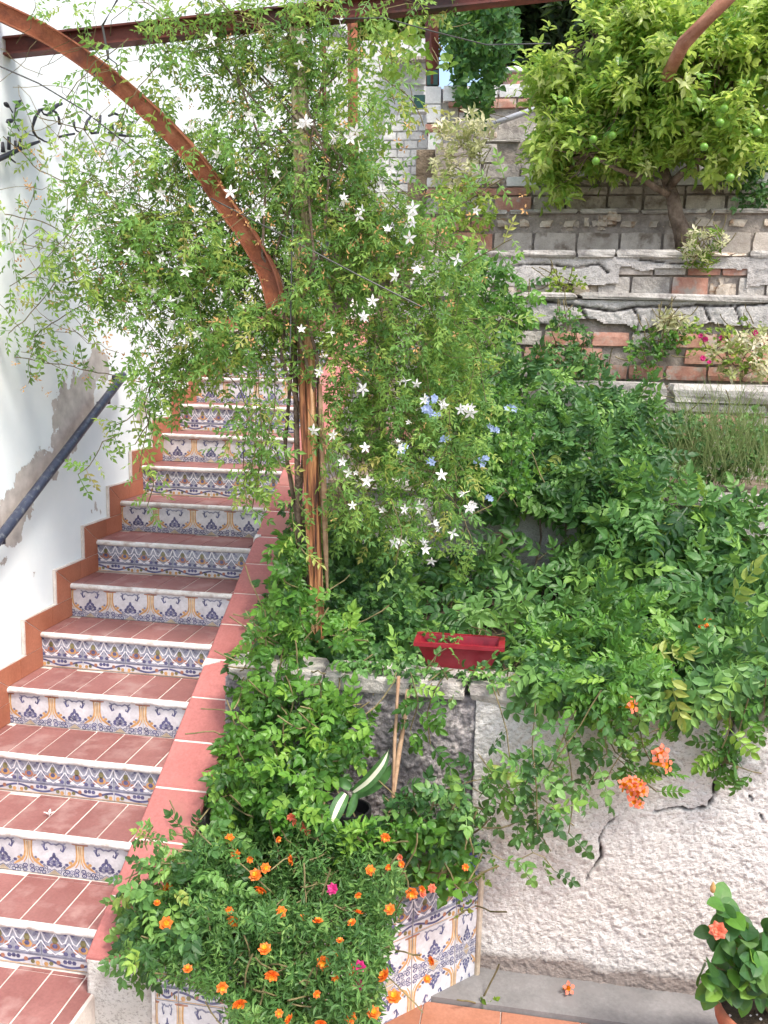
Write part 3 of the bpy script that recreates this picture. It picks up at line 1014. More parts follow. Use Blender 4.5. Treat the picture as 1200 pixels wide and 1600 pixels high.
# C: wall with a pale cement ledge
w = terrace('terrace wall with a straight pale cement ledge above the red grasses', YC)
core(w, tl, 6, YC, zB - .1, zC - .05)
z1 = zy(626, YC, 1000); z2 = zy(642, YC, 1000)
x = 1.9
while x < 6:
    l = rnd.uniform(1.1, 1.9); piece('conc', w, x, x + l - .006, YC - .035, .4, z1, zC); x += l
course(w, tl, 6, YC, z2, z1 - .004, lambda x: 'conc', .6, depth=.12)
course(w, tl, 6, YC, z2 - .12, z2 - .004, lambda x: rnd.choice(('block', 'stone', 'brick', 'block')), .25, depth=.12)
course(w, tl, 6, YC, z2 - .24, z2 - .12, lambda x: rnd.choice(('block', 'brick', 'stone')), .25, depth=.12, stag=.5)
course(w, tl, 6, YC, z2 - .42, z2 - .24, lambda x: 'block', .38, depth=.12)

# D: cracked render over hollow red bricks
w = terrace('terrace wall of cracked grey render above a band of exposed red bricks', YD)
zb1 = zy(592, YD); zb2 = zy(516, YD)
core(w, tl, 6, YD, zC - .1, zD - .03)
hb = (zb2 - zb1) / 3
xb = lambda px: xy(px, YD, 560)
for r_ in range(3):
    za = zb1 + r_ * hb
    def sq(x, r_=r_):
        if x < xb(845): return 'conc'
        if r_ == 0: return 'brick' if rnd.random() < .8 else 'block'
        if xb(985) < x < xb(1030) and r_ > 0: return 'conc'
        return 'brick' if rnd.random() < .85 else None
    course(w, tl, 6, YD, za, za + hb, sq, .27, depth=.13, stag=.5 * (r_ % 2), ljit=.2, joint=.016)
lw = lambda *pp: [tuple(at(x, y, 1, YD - .03)[[0, 2]]) for x, y in pp]
grid_wall('cracked_render', w, tl, 6, YD - .014, zb2 + .005, zD - .045, .010, M['render'], .011,
          [(lw((850, 470), (900, 478), (960, 486), (990, 480), (1020, 478), (1060, 480), (1090, 476), (1130, 478), (1200, 474)), .009),
           (lw((905, 478), (915, 495), (930, 510), (945, 514)), .010), (lw((990, 482), (1000, 500), (996, 515)), .006), (lw((1100, 478), (1110, 500)), .006), (lw((835, 505), (870, 512)), .008), (lw((1150, 480), (1160, 512)), .006)],
          dirt=lambda x, z: np.clip(.45 - (z - zb2) * 1.5, 0, .45), nscale=75, thick=.07,
          keep=lambda x, z: (z > zb2 + .02 + (smooth_noise(np.stack([x, z, x * 0], 1), 9, 8) - .4) * .13))
x = tl
while x < 6:
    l = rnd.uniform(.9, 1.6); piece('conc', w, x, x + l - .005, YD - .035, .3, zD - .045, zD); x += l

# E: render with patches of brick
w = terrace('terrace wall patched with pale stones and a few red bricks under the citrus tree', YE)
core(w, tl, 6.4, YE, zD - .1, zE - .03)
ze1 = zy(430, YE)
xe = lambda px: xy(px, YE, 430)
for r_, (za, zb_) in enumerate(((zD - .02, ze1), )):
    def sq(x):
        if xe(975) < x < xe(1015) or xe(1035) < x < xe(1100): return 'brick'
        return rnd.choice(('conc', 'stone', 'conc'))
    course(w, tl, 6.4, YE, za, zb_, sq, .22, depth=.13, ljit=.3)
def sq(x):
    if xe(1100) < x < xe(1160): return 'brick'
    return rnd.choice(('stone', 'conc', 'conc', 'block'))
course(w, tl, 6.4, YE, ze1, zy(410, YE), sq, .2, depth=.13, ljit=.4)
le = lambda *pp: [tuple(at(x, y, 1, YE - .03)[[0, 2]]) for x, y in pp]
grid_wall('cracked_render', w, tl, 6.4, YE - .013, zy(455, YE), zE - .04, .011, M['render'], .011,
          [(le((790, 415), (850, 412), (900, 418), (935, 412), (950, 425)), .008), (le((1000, 405), (1060, 412), (1120, 408)), .006)],
          dirt=lambda x, z: .2 + 0 * x, nscale=75, thick=.06,
          keep=lambda x, z: z > zy(452, YE) + .05 * smooth_noise(np.stack([x, z, x * 0], 1), 9, 3) + np.where((x > xe(968)) & (x < xe(1165)), .12, 0))
x = tl
while x < 6.4:
    l = rnd.uniform(.2, .5); piece(rnd.choice(('conc', 'conc', 'stone')), w, x, x + l - .006, YE - .032, .28, zE - .045, zE + rnd.uniform(0, .012)); x += l

# F: two block courses with rubble between
w = terrace('grey block terrace wall with a rubble stone band behind the citrus trunk', YF)
core(w, tl, 6.6, YF, zE - .2, zF - .02)
za, zb_, zc_ = zE - .03, zy(361, YF), zy(335, YF)
xf = lambda px, py=340: xy(px, YF, py)
def sq(x): return 'brick' if x < xf(782) else 'block'
course(w, tl, 6.6, YF, za, zb_, sq, .335, depth=.14, ljit=.05, joint=.018, stag=.3)
def sq(x): return 'brick' if x < xf(775) else 'stone'
course(w, tl, 6.6, YF, zb_, zc_, sq, .18, depth=.15, ljit=.5, joint=.012, zj=.02)
course(w, tl, 6.6, YF - .01, zc_, zF, lambda x: 'conc' if x > xf(830) else rnd.choice(('conc', 'stone')), .42, depth=.3, ljit=.4, zj=.006)
piece('stone', w, xf(943), xf(970), YF - .05, .12, zy(352, YF), zy(331, YF))

w = terrace('upper block wall with a dark hole and red bricks at its left end', YF2)
core(w, tl, 6.6, YF2, zF - .1, zF2 - .02)
za, zb_ = zF - .01, zy(291, YF2)
xg = lambda px: xy(px, YF2, 305)
def sq(x):
    if x < xg(800): return 'conc'
    if x < xg(832): return 'brick'
    if xg(930) < x < xg(948): return None
    return 'block'
course(w, tl, 6.6, YF2, za, zb_ - .07, sq, .3, depth=.14, ljit=.12, joint=.016, stag=.1)
def sq(x):
    if x < xg(822): return 'brick'
    if xg(930) < x < xg(948): return None
    return 'block'
course(w, tl, 6.6, YF2, zb_ - .07, zb_, sq, .3, depth=.14, ljit=.12, joint=.012, stag=.1)
course(w, tl, 6.6, YF2, zb_, zF2, lambda x: rnd.choice(('stone', 'stone', 'white')), .19, depth=.16, ljit=.4, zj=.03)

w = terrace('short stretch of grey weathered wall with a small hollow above the brick end', YG)
core(w, tl, 5.2, YG, zF2 - .1, zG - .02)
hG = (zG - zF2) / 2
course(w, xy(700, YG, 240), 5.2, YG, zF2 - .03, zF2 + hG, lambda x: 'conc', .30, depth=.14, ljit=.15)
xh = xy(810, YG, 240)
course(w, xy(735, YG, 240), 5.2, YG, zF2 + hG, zG - .03, lambda x: None if abs(x - xh) < .07 else rnd.choice(('conc', 'conc', 'stone')), .2, depth=.14, ljit=.3)
course(w, xy(735, YG, 240), 5.2, YG, zG - .03, zG, lambda x: 'conc', .5, depth=.25, ljit=.3)
piece('stone', w, xy(760, YG, 210), xy(775, YG, 210), YG, .1, zG, zG + .09)

w = terrace('grey top wall crowned by a red brick row and large white blocks', YH)
core(w, tl - .4, 9, YH, zG - .2, zH - .02, 'concrete')
course(w, tl + .1, 9, YH - .01, zy(167, YH), zH0, lambda x: 'brick', .26, depth=.15)
course(w, tl + .1, 9, YH - .01, zH0, zH, lambda x: 'white', .34, depth=.16, joint=.01)
# sloping cement ramp below with the pipe
pipe = thing('drain_pipe', 'grey plastic pipe sloping along the top wall left of the citrus crown', 'pipe', (0, 0, 0))
b = MB(); b.tube([at(755, 200, 1, 6.9), at(800, 183, 1, 6.9), at(838, 170, 1, 6.9), at(862, 169, 1, 6.9)], .028, 10)
b.obj('pipe', M['pipe'], pipe, smooth=True)

# ------------------------------------------------------------------ white house bits at the top
hs = thing('garden_house', 'small pale house with dark windows seen through the vine at the top', 'house', (0, 6.6, 0))
YN = 6.6
def rect(px0, px1, py0, py1, Y, dep, name, mat, parent, y2=None):
    a = at(px0, py1, 1, Y); c = at(px1, py0, 1, Y)
    b = MB(); b.box(a[0], c[0], Y, Y + dep, a[2], c[2]); return b.obj(name, mat, parent)
rect(430, 664, 60, 330, 6.75, .2, 'wall', M['whitepaint'], hs)
rf = []
xa, xb_ = at(600, 90, 1, 6.5)[0], at(672, 90, 1, 6.5)[0]
zr0, zr1 = at(640, 96, 1, 6.5)[2], at(640, 70, 1, 6.5)[2]
for k in range(9):
    b = MB(); x = xa + (xb_ - xa) * k / 9; l = (xb_ - xa) / 9 - .006
    b.hexa([(x, 6.45, zr0), (x + l, 6.45, zr0), (x + l, 6.45, zr0 + .03), (x, 6.45, zr0 + .03), (x, 7.2, zr1), (x + l, 7.2, zr1), (x + l, 7.2, zr1 + .03), (x, 7.2, zr1 + .03)])
    b.obj('roof_tile', M['rooftile'], hs)
wf = rect(644, 668, 98, 132, 6.70, .06, 'window_frame', M['whitepaint'], hs)
rect(647, 656, 101, 129, 6.685, .02, 'window_pane', M['glass'], wf)
rect(658, 666, 101, 129, 6.685, .02, 'window_pane', M['glass'], wf)
rect(646, 664, 148, 171, 6.68, .06, 'door', M['green_gate'], hs)
rect(636, 668, 171, 175, 6.64, .14, 'sill', M['whitepaint'], hs)
# block screen wall and pillar
bw = thing('block_wall', 'white painted block wall below the small dark green door', 'wall', (0, 6.2, 0))
YW = 6.2
xa, xb_ = xy(600, YW, 220), xy(668, YW, 220)
z0_, z1_ = zy(300, YW, 640), zy(178, YW, 640)
core(bw, xa, xb_, YW, z0_ - .5, z1_ - .01, 'whitepaint', .02)
hh = (z1_ - z0_) / 9
for r_ in range(9):
    course(bw, xa, xb_, YW, z0_ + r_ * hh, z0_ + (r_ + 1) * hh, lambda x: 'white', .13, depth=.08, joint=.012, stag=.5 * (r_ % 2), ljit=.05)
pl = thing('gate_pillar', 'white block pillar standing on a red brick beside the block wall', 'pillar', (0, 6.0, 0))
YP = 6.0
for (a0, a1, c0, c1, k) in ((664, 689, 134, 162, 'white'), (666, 689, 163, 192, 'white'), (664, 690, 193, 206, 'brick'), (668, 690, 207, 240, 'white'), (668, 690, 241, 285, 'white'), (692, 720, 133, 158, 'white'), (700, 726, 158, 166, 'brick')):
    A_ = at(a0, c1, 1, YP); C_ = at(a1, c0, 1, YP)
    piece(k, pl, A_[0], C_[0], YP, .22, A_[2], C_[2])
rect(672, 716, 160, 300, YP + .06, .14, 'core', M['concrete'], pl)

def post(name, label, px0, py0, px1, py1, Y, r, mat, cat='post', parts='shaft'):
    t = thing(name, label, cat, (0, 0, 0))
    b = MB(); A_ = at(px0, py0, 1, Y); B_ = at(px1, py1, 1, Y)
    b.tube([A_, (A_ + B_) / 2, B_], r, 4); b.obj(parts, M[mat], t)
    return t
post('iron_post', 'dark red square iron post rising from the white gate pillar', 676, 134, 673, -60, 6.05, .062, 'beam')
post('iron_post', 'rust red iron post behind the jasmine left of the gate pillar', 552, 260, 550, -60, 6.05, .048, 'rust')
post('iron_post', 'thin dark iron post farthest left behind the jasmine top', 507, 260, 505, -60, 6.05, .022, 'beam')
t = thing('base_plate', 'dark green foot block of the red post on the pillar', 'post foot', (0, 0, 0))
b = MB(); A_ = at(676, 134, 1, 6.05); b.box(A_[0] - .05, A_[0] + .05, 6.0, 6.1, A_[2] - .005, A_[2] + .12); b.obj('block', M['green_gate'], t)

# ------------------------------------------------------------------ PERGOLA
YPG = 1.1
bt = thing('pergola_beam', 'long dark red iron beam crossing the top of the view from the house wall', 'beam', (0, 0, 0))
b = MB()
A_ = at(0, 76, 1, YPG); A_ = A_ - (at(700, 5, 1, YPG) - A_) * .03; B_ = at(700, 0, 1, YPG); B_ = B_ + (B_ - A_) * .9
h2, w2 = .034, .03
for (dz0, dz1, dy) in ((-.036, -.028, .03), (.028, .036, .03), (-.028, .028, .006)):
    b.hexa([A_ + [0, -dy, dz0], B_ + [0, -dy, dz0], B_ + [0, -dy, dz1], A_ + [0, -dy, dz1], A_ + [0, dy, dz0], B_ + [0, dy, dz0], B_ + [0, dy, dz1], A_ + [0, dy, dz1]])
b.obj('beam', M['beam'], bt)

ar = thing('iron_arch', 'curved rusty iron arch running from the house wall down to the timber post', 'arch', (0, 0, 0))
cp = [(-60, -22), (0, 18), (75, 55), (150, 105), (220, 163), (280, 222), (320, 272), (350, 318), (378, 356), (402, 395), (420, 432), (432, 480)]
pts = [at(x, y, 1, 1.0) for x, y in cp]
pts[0] = at(-20, 6, 1, 1.0)
pp = []
for i in range(len(pts) - 1):
    p_ = [pts[max(i - 1, 0)], pts[i], pts[i + 1], pts[min(i + 2, len(pts) - 1)]]
    for t in np.linspace(0, 1, 5)[:-1]:
        pp.append(.5 * (2 * p_[1] + (p_[2] - p_[0]) * t + (2 * p_[0] - 5 * p_[1] + 4 * p_[2] - p_[3]) * t * t + (3 * p_[1] - p_[0] - 3 * p_[2] + p_[3]) * t ** 3))
pp.append(pts[-1]); pp = np.array(pp)
def ibar(b, pp, parts):
    n = len(pp)
    for (o0, o1, d0, d1) in parts:      # offsets in-plane, depth
        V = []
        for i, p in enumerate(pp):
            d = pp[min(i + 1, n - 1)] - pp[max(i - 1, 0)]; d /= np.linalg.norm(d)
            nn = np.array([d[2], 0, -d[0]]) * -1
            for (o, dd) in ((o0, d0), (o1, d0), (o1, d1), (o0, d1)):
                V.append(p + nn * o + np.array([0, dd, 0]))
        T = []
        for i in range(n - 1):
            for k in range(4):
                a, c = i * 4 + k, i * 4 + (k + 1) % 4
                T += [(a, c, c + 4), (a, c + 4, a + 4)]
        T += [(0, 1, 2), (0, 2, 3), (4 * n - 4, 4 * n - 2, 4 * n - 3), (4 * n - 4, 4 * n - 1, 4 * n - 2)]
        b.add(V, T)
b = MB(); ibar(b, pp, [(-.031, .031, .0, .012)]); b.obj('web', M['rust'], ar)
for o0, o1 in ((-.036, -.030), (.030, .036)):
    b = MB(); ibar(b, pp, [(o0, o1, -.022, .034)]); b.obj('flange', M['rust'], ar)
q = pp[13]
b = MB(); b.tube([q + [.02, -.03, .06], q + [-.045, -.03, .0], q + [.0, -.025, -.06], q + [.05, .01, -.02], q + [.02, .04, .06], q + [.02, -.03, .06]], .003, 6); b.obj('wire_tie', M['wire'], ar)

wr = thing('wire', 'black cable tied round the rusty arch and leading up out of view', 'cable', (0, 0, 0))
b = MB(); b.tube([q + [.02, -.03, .06], at(160, 40, 1, .95), at(186, -5, 1, .9), at(215, -70, 1, .85)], .0048, 6); b.obj('cable', M['wire'], wr)
for lab, pl_, r_ in (('thin stray wire crossing the white wall above the iron lettering', [(-20, 95, .6), (60, 130, .7), (130, 172, .8), (230, 250, .95)], .0028),
                     ('straight taut wire running from the arch to the right through the jasmine', [(330, 310, .96), (450, 372, .9), (560, 430, .85), (660, 480, .85)], .0028),
                     ('fine vertical string hanging in front of the jasmine near the post', [(457, 350, .9), (455, 440, .9), (453, 560, .9)], .003),
                     ('slack wire sagging under the pergola beam at the top', [(480, 30, 1.0), (600, 28, 1.0), (680, 50, 1.0), (760, 70, 1.1), (860, 68, 1.3)], .0025)):
    t = thing('wire', lab, 'wire', (0, 0, 0)); b = MB(); b.tube([at(x, y, 1, Y) for x, y, Y in pl_], r_, 4); b.obj('strand', M['wire'], t)

pole = thing('wooden_pole', 'reddish slanted pole rising out of the citrus crown at the top right', 'pole', (0, 0, 0))
A_ = at(1068, 68, 1, 3.6); B_ = at(1132, 2, 1, 3.6); dp = B_ - A_
b = MB(); b.tube([A_ - dp * .15 + [0, .45, -.02], A_, B_, B_ + dp * 1.5], .045, 8); b.obj('shaft', surf_mat('reddish_pole_wood', (.30, .12, .07), (.50, .25, .16), 12, .8, .4, 60, .004, objvar=0), pole, smooth=True)

# timber post: split, crooked
tp = thing('timber_post', 'split orange-brown timber post holding the pergola and the arch', 'post', (0, 0, 0))
b = MB()
cl = [(498, 1040, 1.10, .036), (496, 980, 1.10, .037), (493, 900, 1.10, .038), (489, 800, 1.10, .040), (484, 700, 1.10, .042), (480, 600, 1.10, .043), (476, 480, 1.10, .042), (472, 350, 1.10, .040), (470, 200, 1.10, .040), (467, 90, 1.10, .040), (465, 45, 1.10, .040)]
pts_ = np.array([at(x, y, 1, Y) for x, y, Y, r in cl]); rr = [c[3] * .8 for c in cl]
# resample and carve lengthwise grooves
n_ = 70; tq = np.linspace(0, len(cl) - 1, n_)
cc = np.stack([np.interp(tq, range(len(cl)), pts_[:, k]) for k in range(3)], 1); rq = np.interp(tq, range(len(cl)), rr)
K = 28; V = []
for i in range(n_):
    for j in range(K):
        t = 2 * math.pi * j / K
        sq_ = 1 / max(abs(math.cos(t)), abs(math.sin(t))) ** .55
        gv = 1 - .16 * max(0, math.sin(3 * t + .7 + .3 * math.sin(i * .15))) ** 6 - .30 * max(0, math.cos(t + 1.75 + .1 * math.sin(i * .2))) ** 40 - .22 * max(0, math.cos(t + 1.15 + .08 * math.sin(i * .3))) ** 50
        r = rq[i] * sq_ * gv * (1 + .05 * math.sin(i * .5 + j))
        V.append(cc[i] + [r * math.cos(t), r * math.sin(t), 0])
T = []
for i in range(n_ - 1):
    for j in range(K):
        a, c = i * K + j, i * K + (j + 1) % K
        T += [(a, c, c + K), (a, c + K, a + K)]
b.add(V, T); b.obj('shaft', M['timber'], tp)
b = MB(); b.tube([at(512, 935, 1, 1.12), at(509, 860, 1, 1.1), at(506, 760, 1, 1.08), at(502, 660, 1, 1.07), at(500, 600, 1, 1.08)], [.004, .012, .013, .012, .008], 7)
b.obj('bark_strip', M['cane'], tp)

# wrought iron lettering on the white wall
lt = thing('wall_sign', 'black wrought iron lettering and leaves mounted high on the white wall', 'sign', (0, 0, 0))
XS = .035
def iron(name, runs):
    b = MB()
    for pts, w in runs:
        P_ = [at(x, y, 0, XS) for x, y in pts]
        b.tube(P_, [max(.0022, k * .0019) for k in (w if hasattr(w, '__len__') else [w] * len(pts))], 6)
    b.obj(name, M['blackiron'], lt, smooth=True)
iron('scroll_bar', [([(-40, 268), (-10, 252), (10, 243), (30, 233), (50, 225), (62, 221)], [6, 6, 6, 5, 4, 3]), ([(92, 214), (104, 211), (116, 209)], 3), ([(170, 207), (180, 210), (194, 212), (205, 213), (222, 212)], [3, 4, 4, 3, 2]), ([(14, 246), (24, 254)], 2)])
iron('letter', [([(62, 172), (55, 184), (51, 198), (52, 206), (58, 214), (70, 221), (82, 224)], [4, 4, 3, 3, 2.5, 2, 1.5]), ([(62, 172), (72, 169), (80, 171), (88, 176), (92, 184), (93, 195)], [3, 3, 3, 3, 3, 4]), ([(64, 171), (68, 178), (74, 180), (79, 176), (84, 169), (90, 164), (96, 162)], [2, 2, 3, 4, 4.5, 4.5, 4])])
iron('letter', [([(116, 190), (116, 198), (119, 204), (125, 207)], [3, 3, 2, 2]), ([(104, 182), (105, 184)], [4, 4])])
iron('letter', [([(141, 183), (136, 190), (132, 203)], [3, 4, 4]), ([(133, 203), (139, 202), (143, 208), (153, 207), (156, 190), (157, 180)], [2, 3, 4, 4, 4, 3])])
iron('letter', [([(170, 181), (178, 177), (186, 180), (192, 178)], [3, 4, 3, 2]), ([(186, 181), (191, 195), (190, 210)], [2, 3, 3]), ([(176, 192), (177, 205)], [2, 3])])
iron('letter', [([(200, 212), (200, 200), (203, 193), (210, 189)], [3, 5, 4, 2])])
iron('letter', [([(4, 222), (5, 238)], [3, 5]), ([(14, 214), (14, 234)], [4, 4]), ([(24, 220), (24, 232)], [3, 3]), ([(27, 232), (33, 216), (42, 209)], [2, 4, 3])])
for a_, b_p in (((6, 160), (15, 168)), ((33, 156), (24, 170)), ((9, 191), (22, 187))):
    b = MB(); A_ = at(*a_, 0, XS); B_ = at(*b_p, 0, XS)
    b.tube([A_, A_ * .7 + B_ * .3, A_ * .35 + B_ * .65, B_], [.001, .010, .009, .003], 6); b.obj('iron_leaf', M['blackiron'], lt, smooth=True)
iron('stem', [([(24, 170), (22, 187), (25, 196), (30, 205)], [1.5, 1.5, 1.5, 1.5]), ([(15, 168), (20, 176)], 1.5), ([(36, 200), (42, 209), (60, 214)], 1.2)])

# ------------------------------------------------------------------ FOLIAGE TOOLKIT
def leaflet(L, w, fold=.25, n=1, tip=1.0, bend=.12, rd=0):
    """folded blade along +x, width along y"""
    if n == 0:
        V = [(0, 0, 0), (L * .45, w / 2, fold * w / 2), (L, 0, -bend * L), (L * .45, -w / 2, fold * w / 2)]
        T = [(0, 2, 1), (0, 3, 2)]
        return np.array(V), np.array(T)
    V = [(0, 0, 0), (L * .35, 0, -bend * L * .1), (L * .7, 0, -bend * L * .45), (L, 0, -bend * L)]
    if rd:
        V = [(0, 0, 0)] + [(L * t, 0, -bend * L * t * t) for t in (.2, .4, .6, .8, .93, 1)]
        prof_ = [(.06, .25), (.2, .43), (.4, .5), (.6, .46), (.8, .32), (.93, .14)]
        for sgn in (1, -1):
            V += [(L * t, sgn * w * q, fold * w * q - bend * L * t * t) for t, q in prof_]
        T = []
        for o_, fl_ in ((7, False), (13, True)):
            for i in range(6):
                a, b1, c1, d1 = i, i + 1, o_ + i, o_ + min(i + 1, 5)
                t1 = [(a, b1, c1)] + ([(c1, b1, d1)] if d1 != c1 else [])
                T += [t[::-1] if fl_ else t for t in t1]
        return np.array(V), np.array(T)
    V += [(L * .18, w * .36, fold * w * .36), (L * .42, w * .5, fold * w * .5), (L * .75, w * .30, fold * w * .2)]
    V += [(L * .18, -w * .36, fold * w * .36), (L * .42, -w * .5, fold * w * .5), (L * .75, -w * .30, fold * w * .2)]
    T = [(0, 1, 4), (4, 1, 5), (1, 2, 5), (5, 2, 6), (2, 3, 6), (0, 7, 1), (7, 8, 1), (1, 8, 2), (8, 9, 2), (2, 9, 3)]
    return np.array(V), np.array(T)


def xform(V, M3, t):
    return V @ np.asarray(M3).T + t


def basis(d, n):
    d = np.asarray(d, float); d = d / (np.linalg.norm(d) + 1e-9)
    n = np.asarray(n, float); y = np.cross(n, d)
    ly = np.linalg.norm(y)
    if ly < 1e-3:
        y = np.cross([.3, .9, .1], d); ly = np.linalg.norm(y)
    y /= ly
    return np.stack([d, y, np.cross(d, y)], 1)


def frond(L, pairs, ll, lw, n=1, seed=0, stem=True, droop=.3, taper=.3, ang=60):
    r = np.random.default_rng(seed)
    V = []; T = []; k = 0
    spine = lambda t: np.array([L * t * (1 - .08 * t), r.uniform(-.01, .01) * L, -droop * L * t * t])
    pos = []
    for i in range(pairs):
        t = .25 + .68 * i / max(1, pairs - 1)
        for s in (-1, 1):
            a = math.radians(ang + r.uniform(-12, 12)) * s
            sc = (1 - taper * abs(t - .45)) * r.uniform(.85, 1.12)
            pos.append((spine(t), (math.cos(a), math.sin(a), -.25 + r.uniform(-.25, .2)), sc))
    pos.append((spine(1.0), (1, r.uniform(-.15, .15), -droop * 1.2), 1.1))
    for p, d, sc in pos:
        v, t_ = leaflet(ll * sc, lw * sc, r.uniform(.1, .4), n, bend=r.uniform(.05, .25))
        V.append(xform(v, basis(d, (r.uniform(-.3, .3), r.uniform(-.25, .25), 1)), p)); T.append(t_ + k); k += len(v)
    if stem:
        w = L * .012 + .0006
        sp = [spine(t) for t in (0, .5, 1)]
        v = []
        for p in sp: v += [p + [0, w, 0], p - [0, w, 0]]
        V.append(np.array(v)); T.append(np.array([(0, 1, 3), (0, 3, 2), (2, 3, 5), (2, 5, 4)]) + k)
    return np.concatenate(V), np.concatenate(T)


def cluster(n, L, w, spread, seed=0, nn=1):
    """a rosette or sprig of n simple leaves"""
    r = np.random.default_rng(seed); V = []; T = []; k = 0
    for i in range(n):
        a = 2.4 * i + r.uniform(-.3, .3); up = r.uniform(-.2, .9)
        d = np.array([math.cos(a), math.sin(a), up]); sc = r.uniform(.7, 1.15)
        v, t_ = leaflet(L * sc, w * sc, r.uniform(.1, .4), nn, bend=r.uniform(.05, .3))
        V.append(xform(v, basis(d, (-.4 * d[0], -.4 * d[1], 1)), np.array([0, 0, spread * (i / n - .5)]) + d * .004)); T.append(t_ + k); k += len(v)
    return np.concatenate(V), np.concatenate(T)


TPL = {
    'jas': [frond(.085, 3, .033, .0145, 0, s, droop=.3) for s in range(6)],
    'camp': [frond(.20, 4, .078, .040, 1, 20 + s, droop=.35) for s in range(6)],
    'lush': [frond(.11, 3, .055, .034, 1, 40 + s, droop=.3) for s in range(6)],
    'round': [frond(.09, 2, .042, .030, 1, 60 + s, droop=.3) for s in range(5)],
    'rose': [frond(.125, 3, .046, .032, 1, 80 + s, droop=.2, ang=70) for s in range(5)],
    'fine': [cluster(9, .030, .0095, .05, 100 + s, 0) for s in range(5)],
    'citrus': [cluster(6, .080, .035, .07, 120 + s, 1) for s in range(6)],
    'one': [leaflet(.085, .038, .3, 1) for s in range(2)],
    'ivy': [cluster(4, .075, .065, .08, 140 + s, 1) for s in range(5)],
    'tree': [cluster(8, .13, .05, .2, 160 + s, 0) for s in range(6)],
    'pale': [cluster(8, .055, .022, .05, 180 + s, 1) for s in range(5)],
    'hib': [leaflet(.095, .074, .2, 1, bend=.2, rd=1) for _ in range(1)],
}
TPLM = {}


def tpl_mesh(key, i, mat):
    k = (key, i, mat)
    if k not in TPLM:
        V, T = TPL[key][i]
        TPLM[k] = mesh_np('leaf', V, T, M[mat])
    return TPLM[k]


class Leaves:
    def __init__(s, key, mat):
        s.key, s.mat = key, mat; s.items = []

    def put(s, p, d, n, sc=1.0):
        s.items.append((np.asarray(p, float), basis(d, n), sc, rnd.randrange(len(TPL[s.key]))))

    def build(s, parent, parts=120, name='leaf', mass='foliage'):
        it = s.items
        dist = np.array([np.linalg.norm(p - CAM) / sc for p, _, sc, _ in it])
        vis = dist + rng.uniform(0, .35, len(it))
        order = np.argsort(vis)
        near = set(order[:parts].tolist())
        org = np.array(parent.location)
        V = []; T = []; tint = []; k = 0
        for q, (p, R3, sc, ti) in enumerate(it):
            if q in near:
                o = bpy.data.objects.new(name, tpl_mesh(s.key, ti, s.mat)); COL.objects.link(o)
                o.parent = parent
                m_ = Matrix(((R3[0, 0] * sc, R3[0, 1] * sc, R3[0, 2] * sc, p[0] - org[0]), (R3[1, 0] * sc, R3[1, 1] * sc, R3[1, 2] * sc, p[1] - org[1]), (R3[2, 0] * sc, R3[2, 1] * sc, R3[2, 2] * sc, p[2] - org[2]), (0, 0, 0, 1)))
                o.matrix_local = m_
            else:
                v, t_ = TPL[s.key][ti]
                V.append((v * sc) @ R3.T + p - org); T.append(t_ + k); k += len(v)
                tint.append(np.full(len(v), rng.random()))
        if V:
            o = link(mass, mesh_np(mass, np.concatenate(V), np.concatenate(T), M[s.mat], tint=np.concatenate(tint)), parent, kind='stuff')


def inpoly(x, y, poly):
    c = False; j = len(poly) - 1
    for i in range(len(poly)):
        xi, yi = poly[i]; xj, yj = poly[j]
        if (yi > y) != (yj > y) and x < (xj - xi) * (y - yi) / (yj - yi) + xi: c = not c
        j = i
    return c


def rv(s=1.0):
    return rng.normal(0, s, 3)


def stems_obj(runs, parent, name='stem', mat='twig', kind=None, k=4):
    b = MB()
    for pts, r in runs: b.tube(pts, r, k, cap=False)
    return b.obj(name, M[mat], parent, kind=kind)


# flower meshes
def flower_star(n, L, w, tube, mats, cup=.1):
    b = MB()
    for i in range(n):
        a = 2 * math.pi * i / n; d = np.array([math.cos(a), math.sin(a), cup])
        v, t_ = leaflet(L, w, .15, 1, bend=.05)
        b.add(xform(v, basis(d, (0, 0, 1)), d * .002), t_, 0)
    if tube:
        b.tube([(0, 0, 0), (0, 0, -tube)], [.0022, .0012], 5, len(mats) - 1)
    return b.mesh('flower', mats)


def flower_rosette(R_, mats, rings=3, seed=0):
    b = MB(); r = np.random.default_rng(seed)
    for q in range(rings):
        n = 7 - q
        for i in range(n):
            a = 2 * math.pi * (i + .5 * q) / n + r.uniform(-.15, .15); up = .15 + .55 * q
            d = np.array([math.cos(a), math.sin(a), up]); L = R_ * (1 - .22 * q)
            v, t_ = leaflet(L, L * .85, -.25, 1, bend=-.12 + .1 * q)
            b.add(xform(v, basis(d, (0, 0, 1)), np.array([0, 0, .002 * q])), t_, 0 if q < 2 else len(mats) - 1)
    return b.mesh('flower', mats)


def trumpet(L, R_, mats):
    b = MB()
    prof = [(.004, -L), (.006, -L * .6), (R_ * .32, -L * .2), (R_ * .42, -L * .02)]
    b.lathe(prof, (0, 0, 0), 10, len(mats) - 1)
    for i in range(5):
        a = 2 * math.pi * i / 5; d = np.array([math.cos(a), math.sin(a), .25])
        v, t_ = leaflet(R_ * .75, R_ * .75, -.2, 1, bend=.35)
        b.add(xform(v, basis(d, (0, 0, 1)), d * R_ * .38), t_, 0)
    return b.mesh('flower', mats, smooth=True)


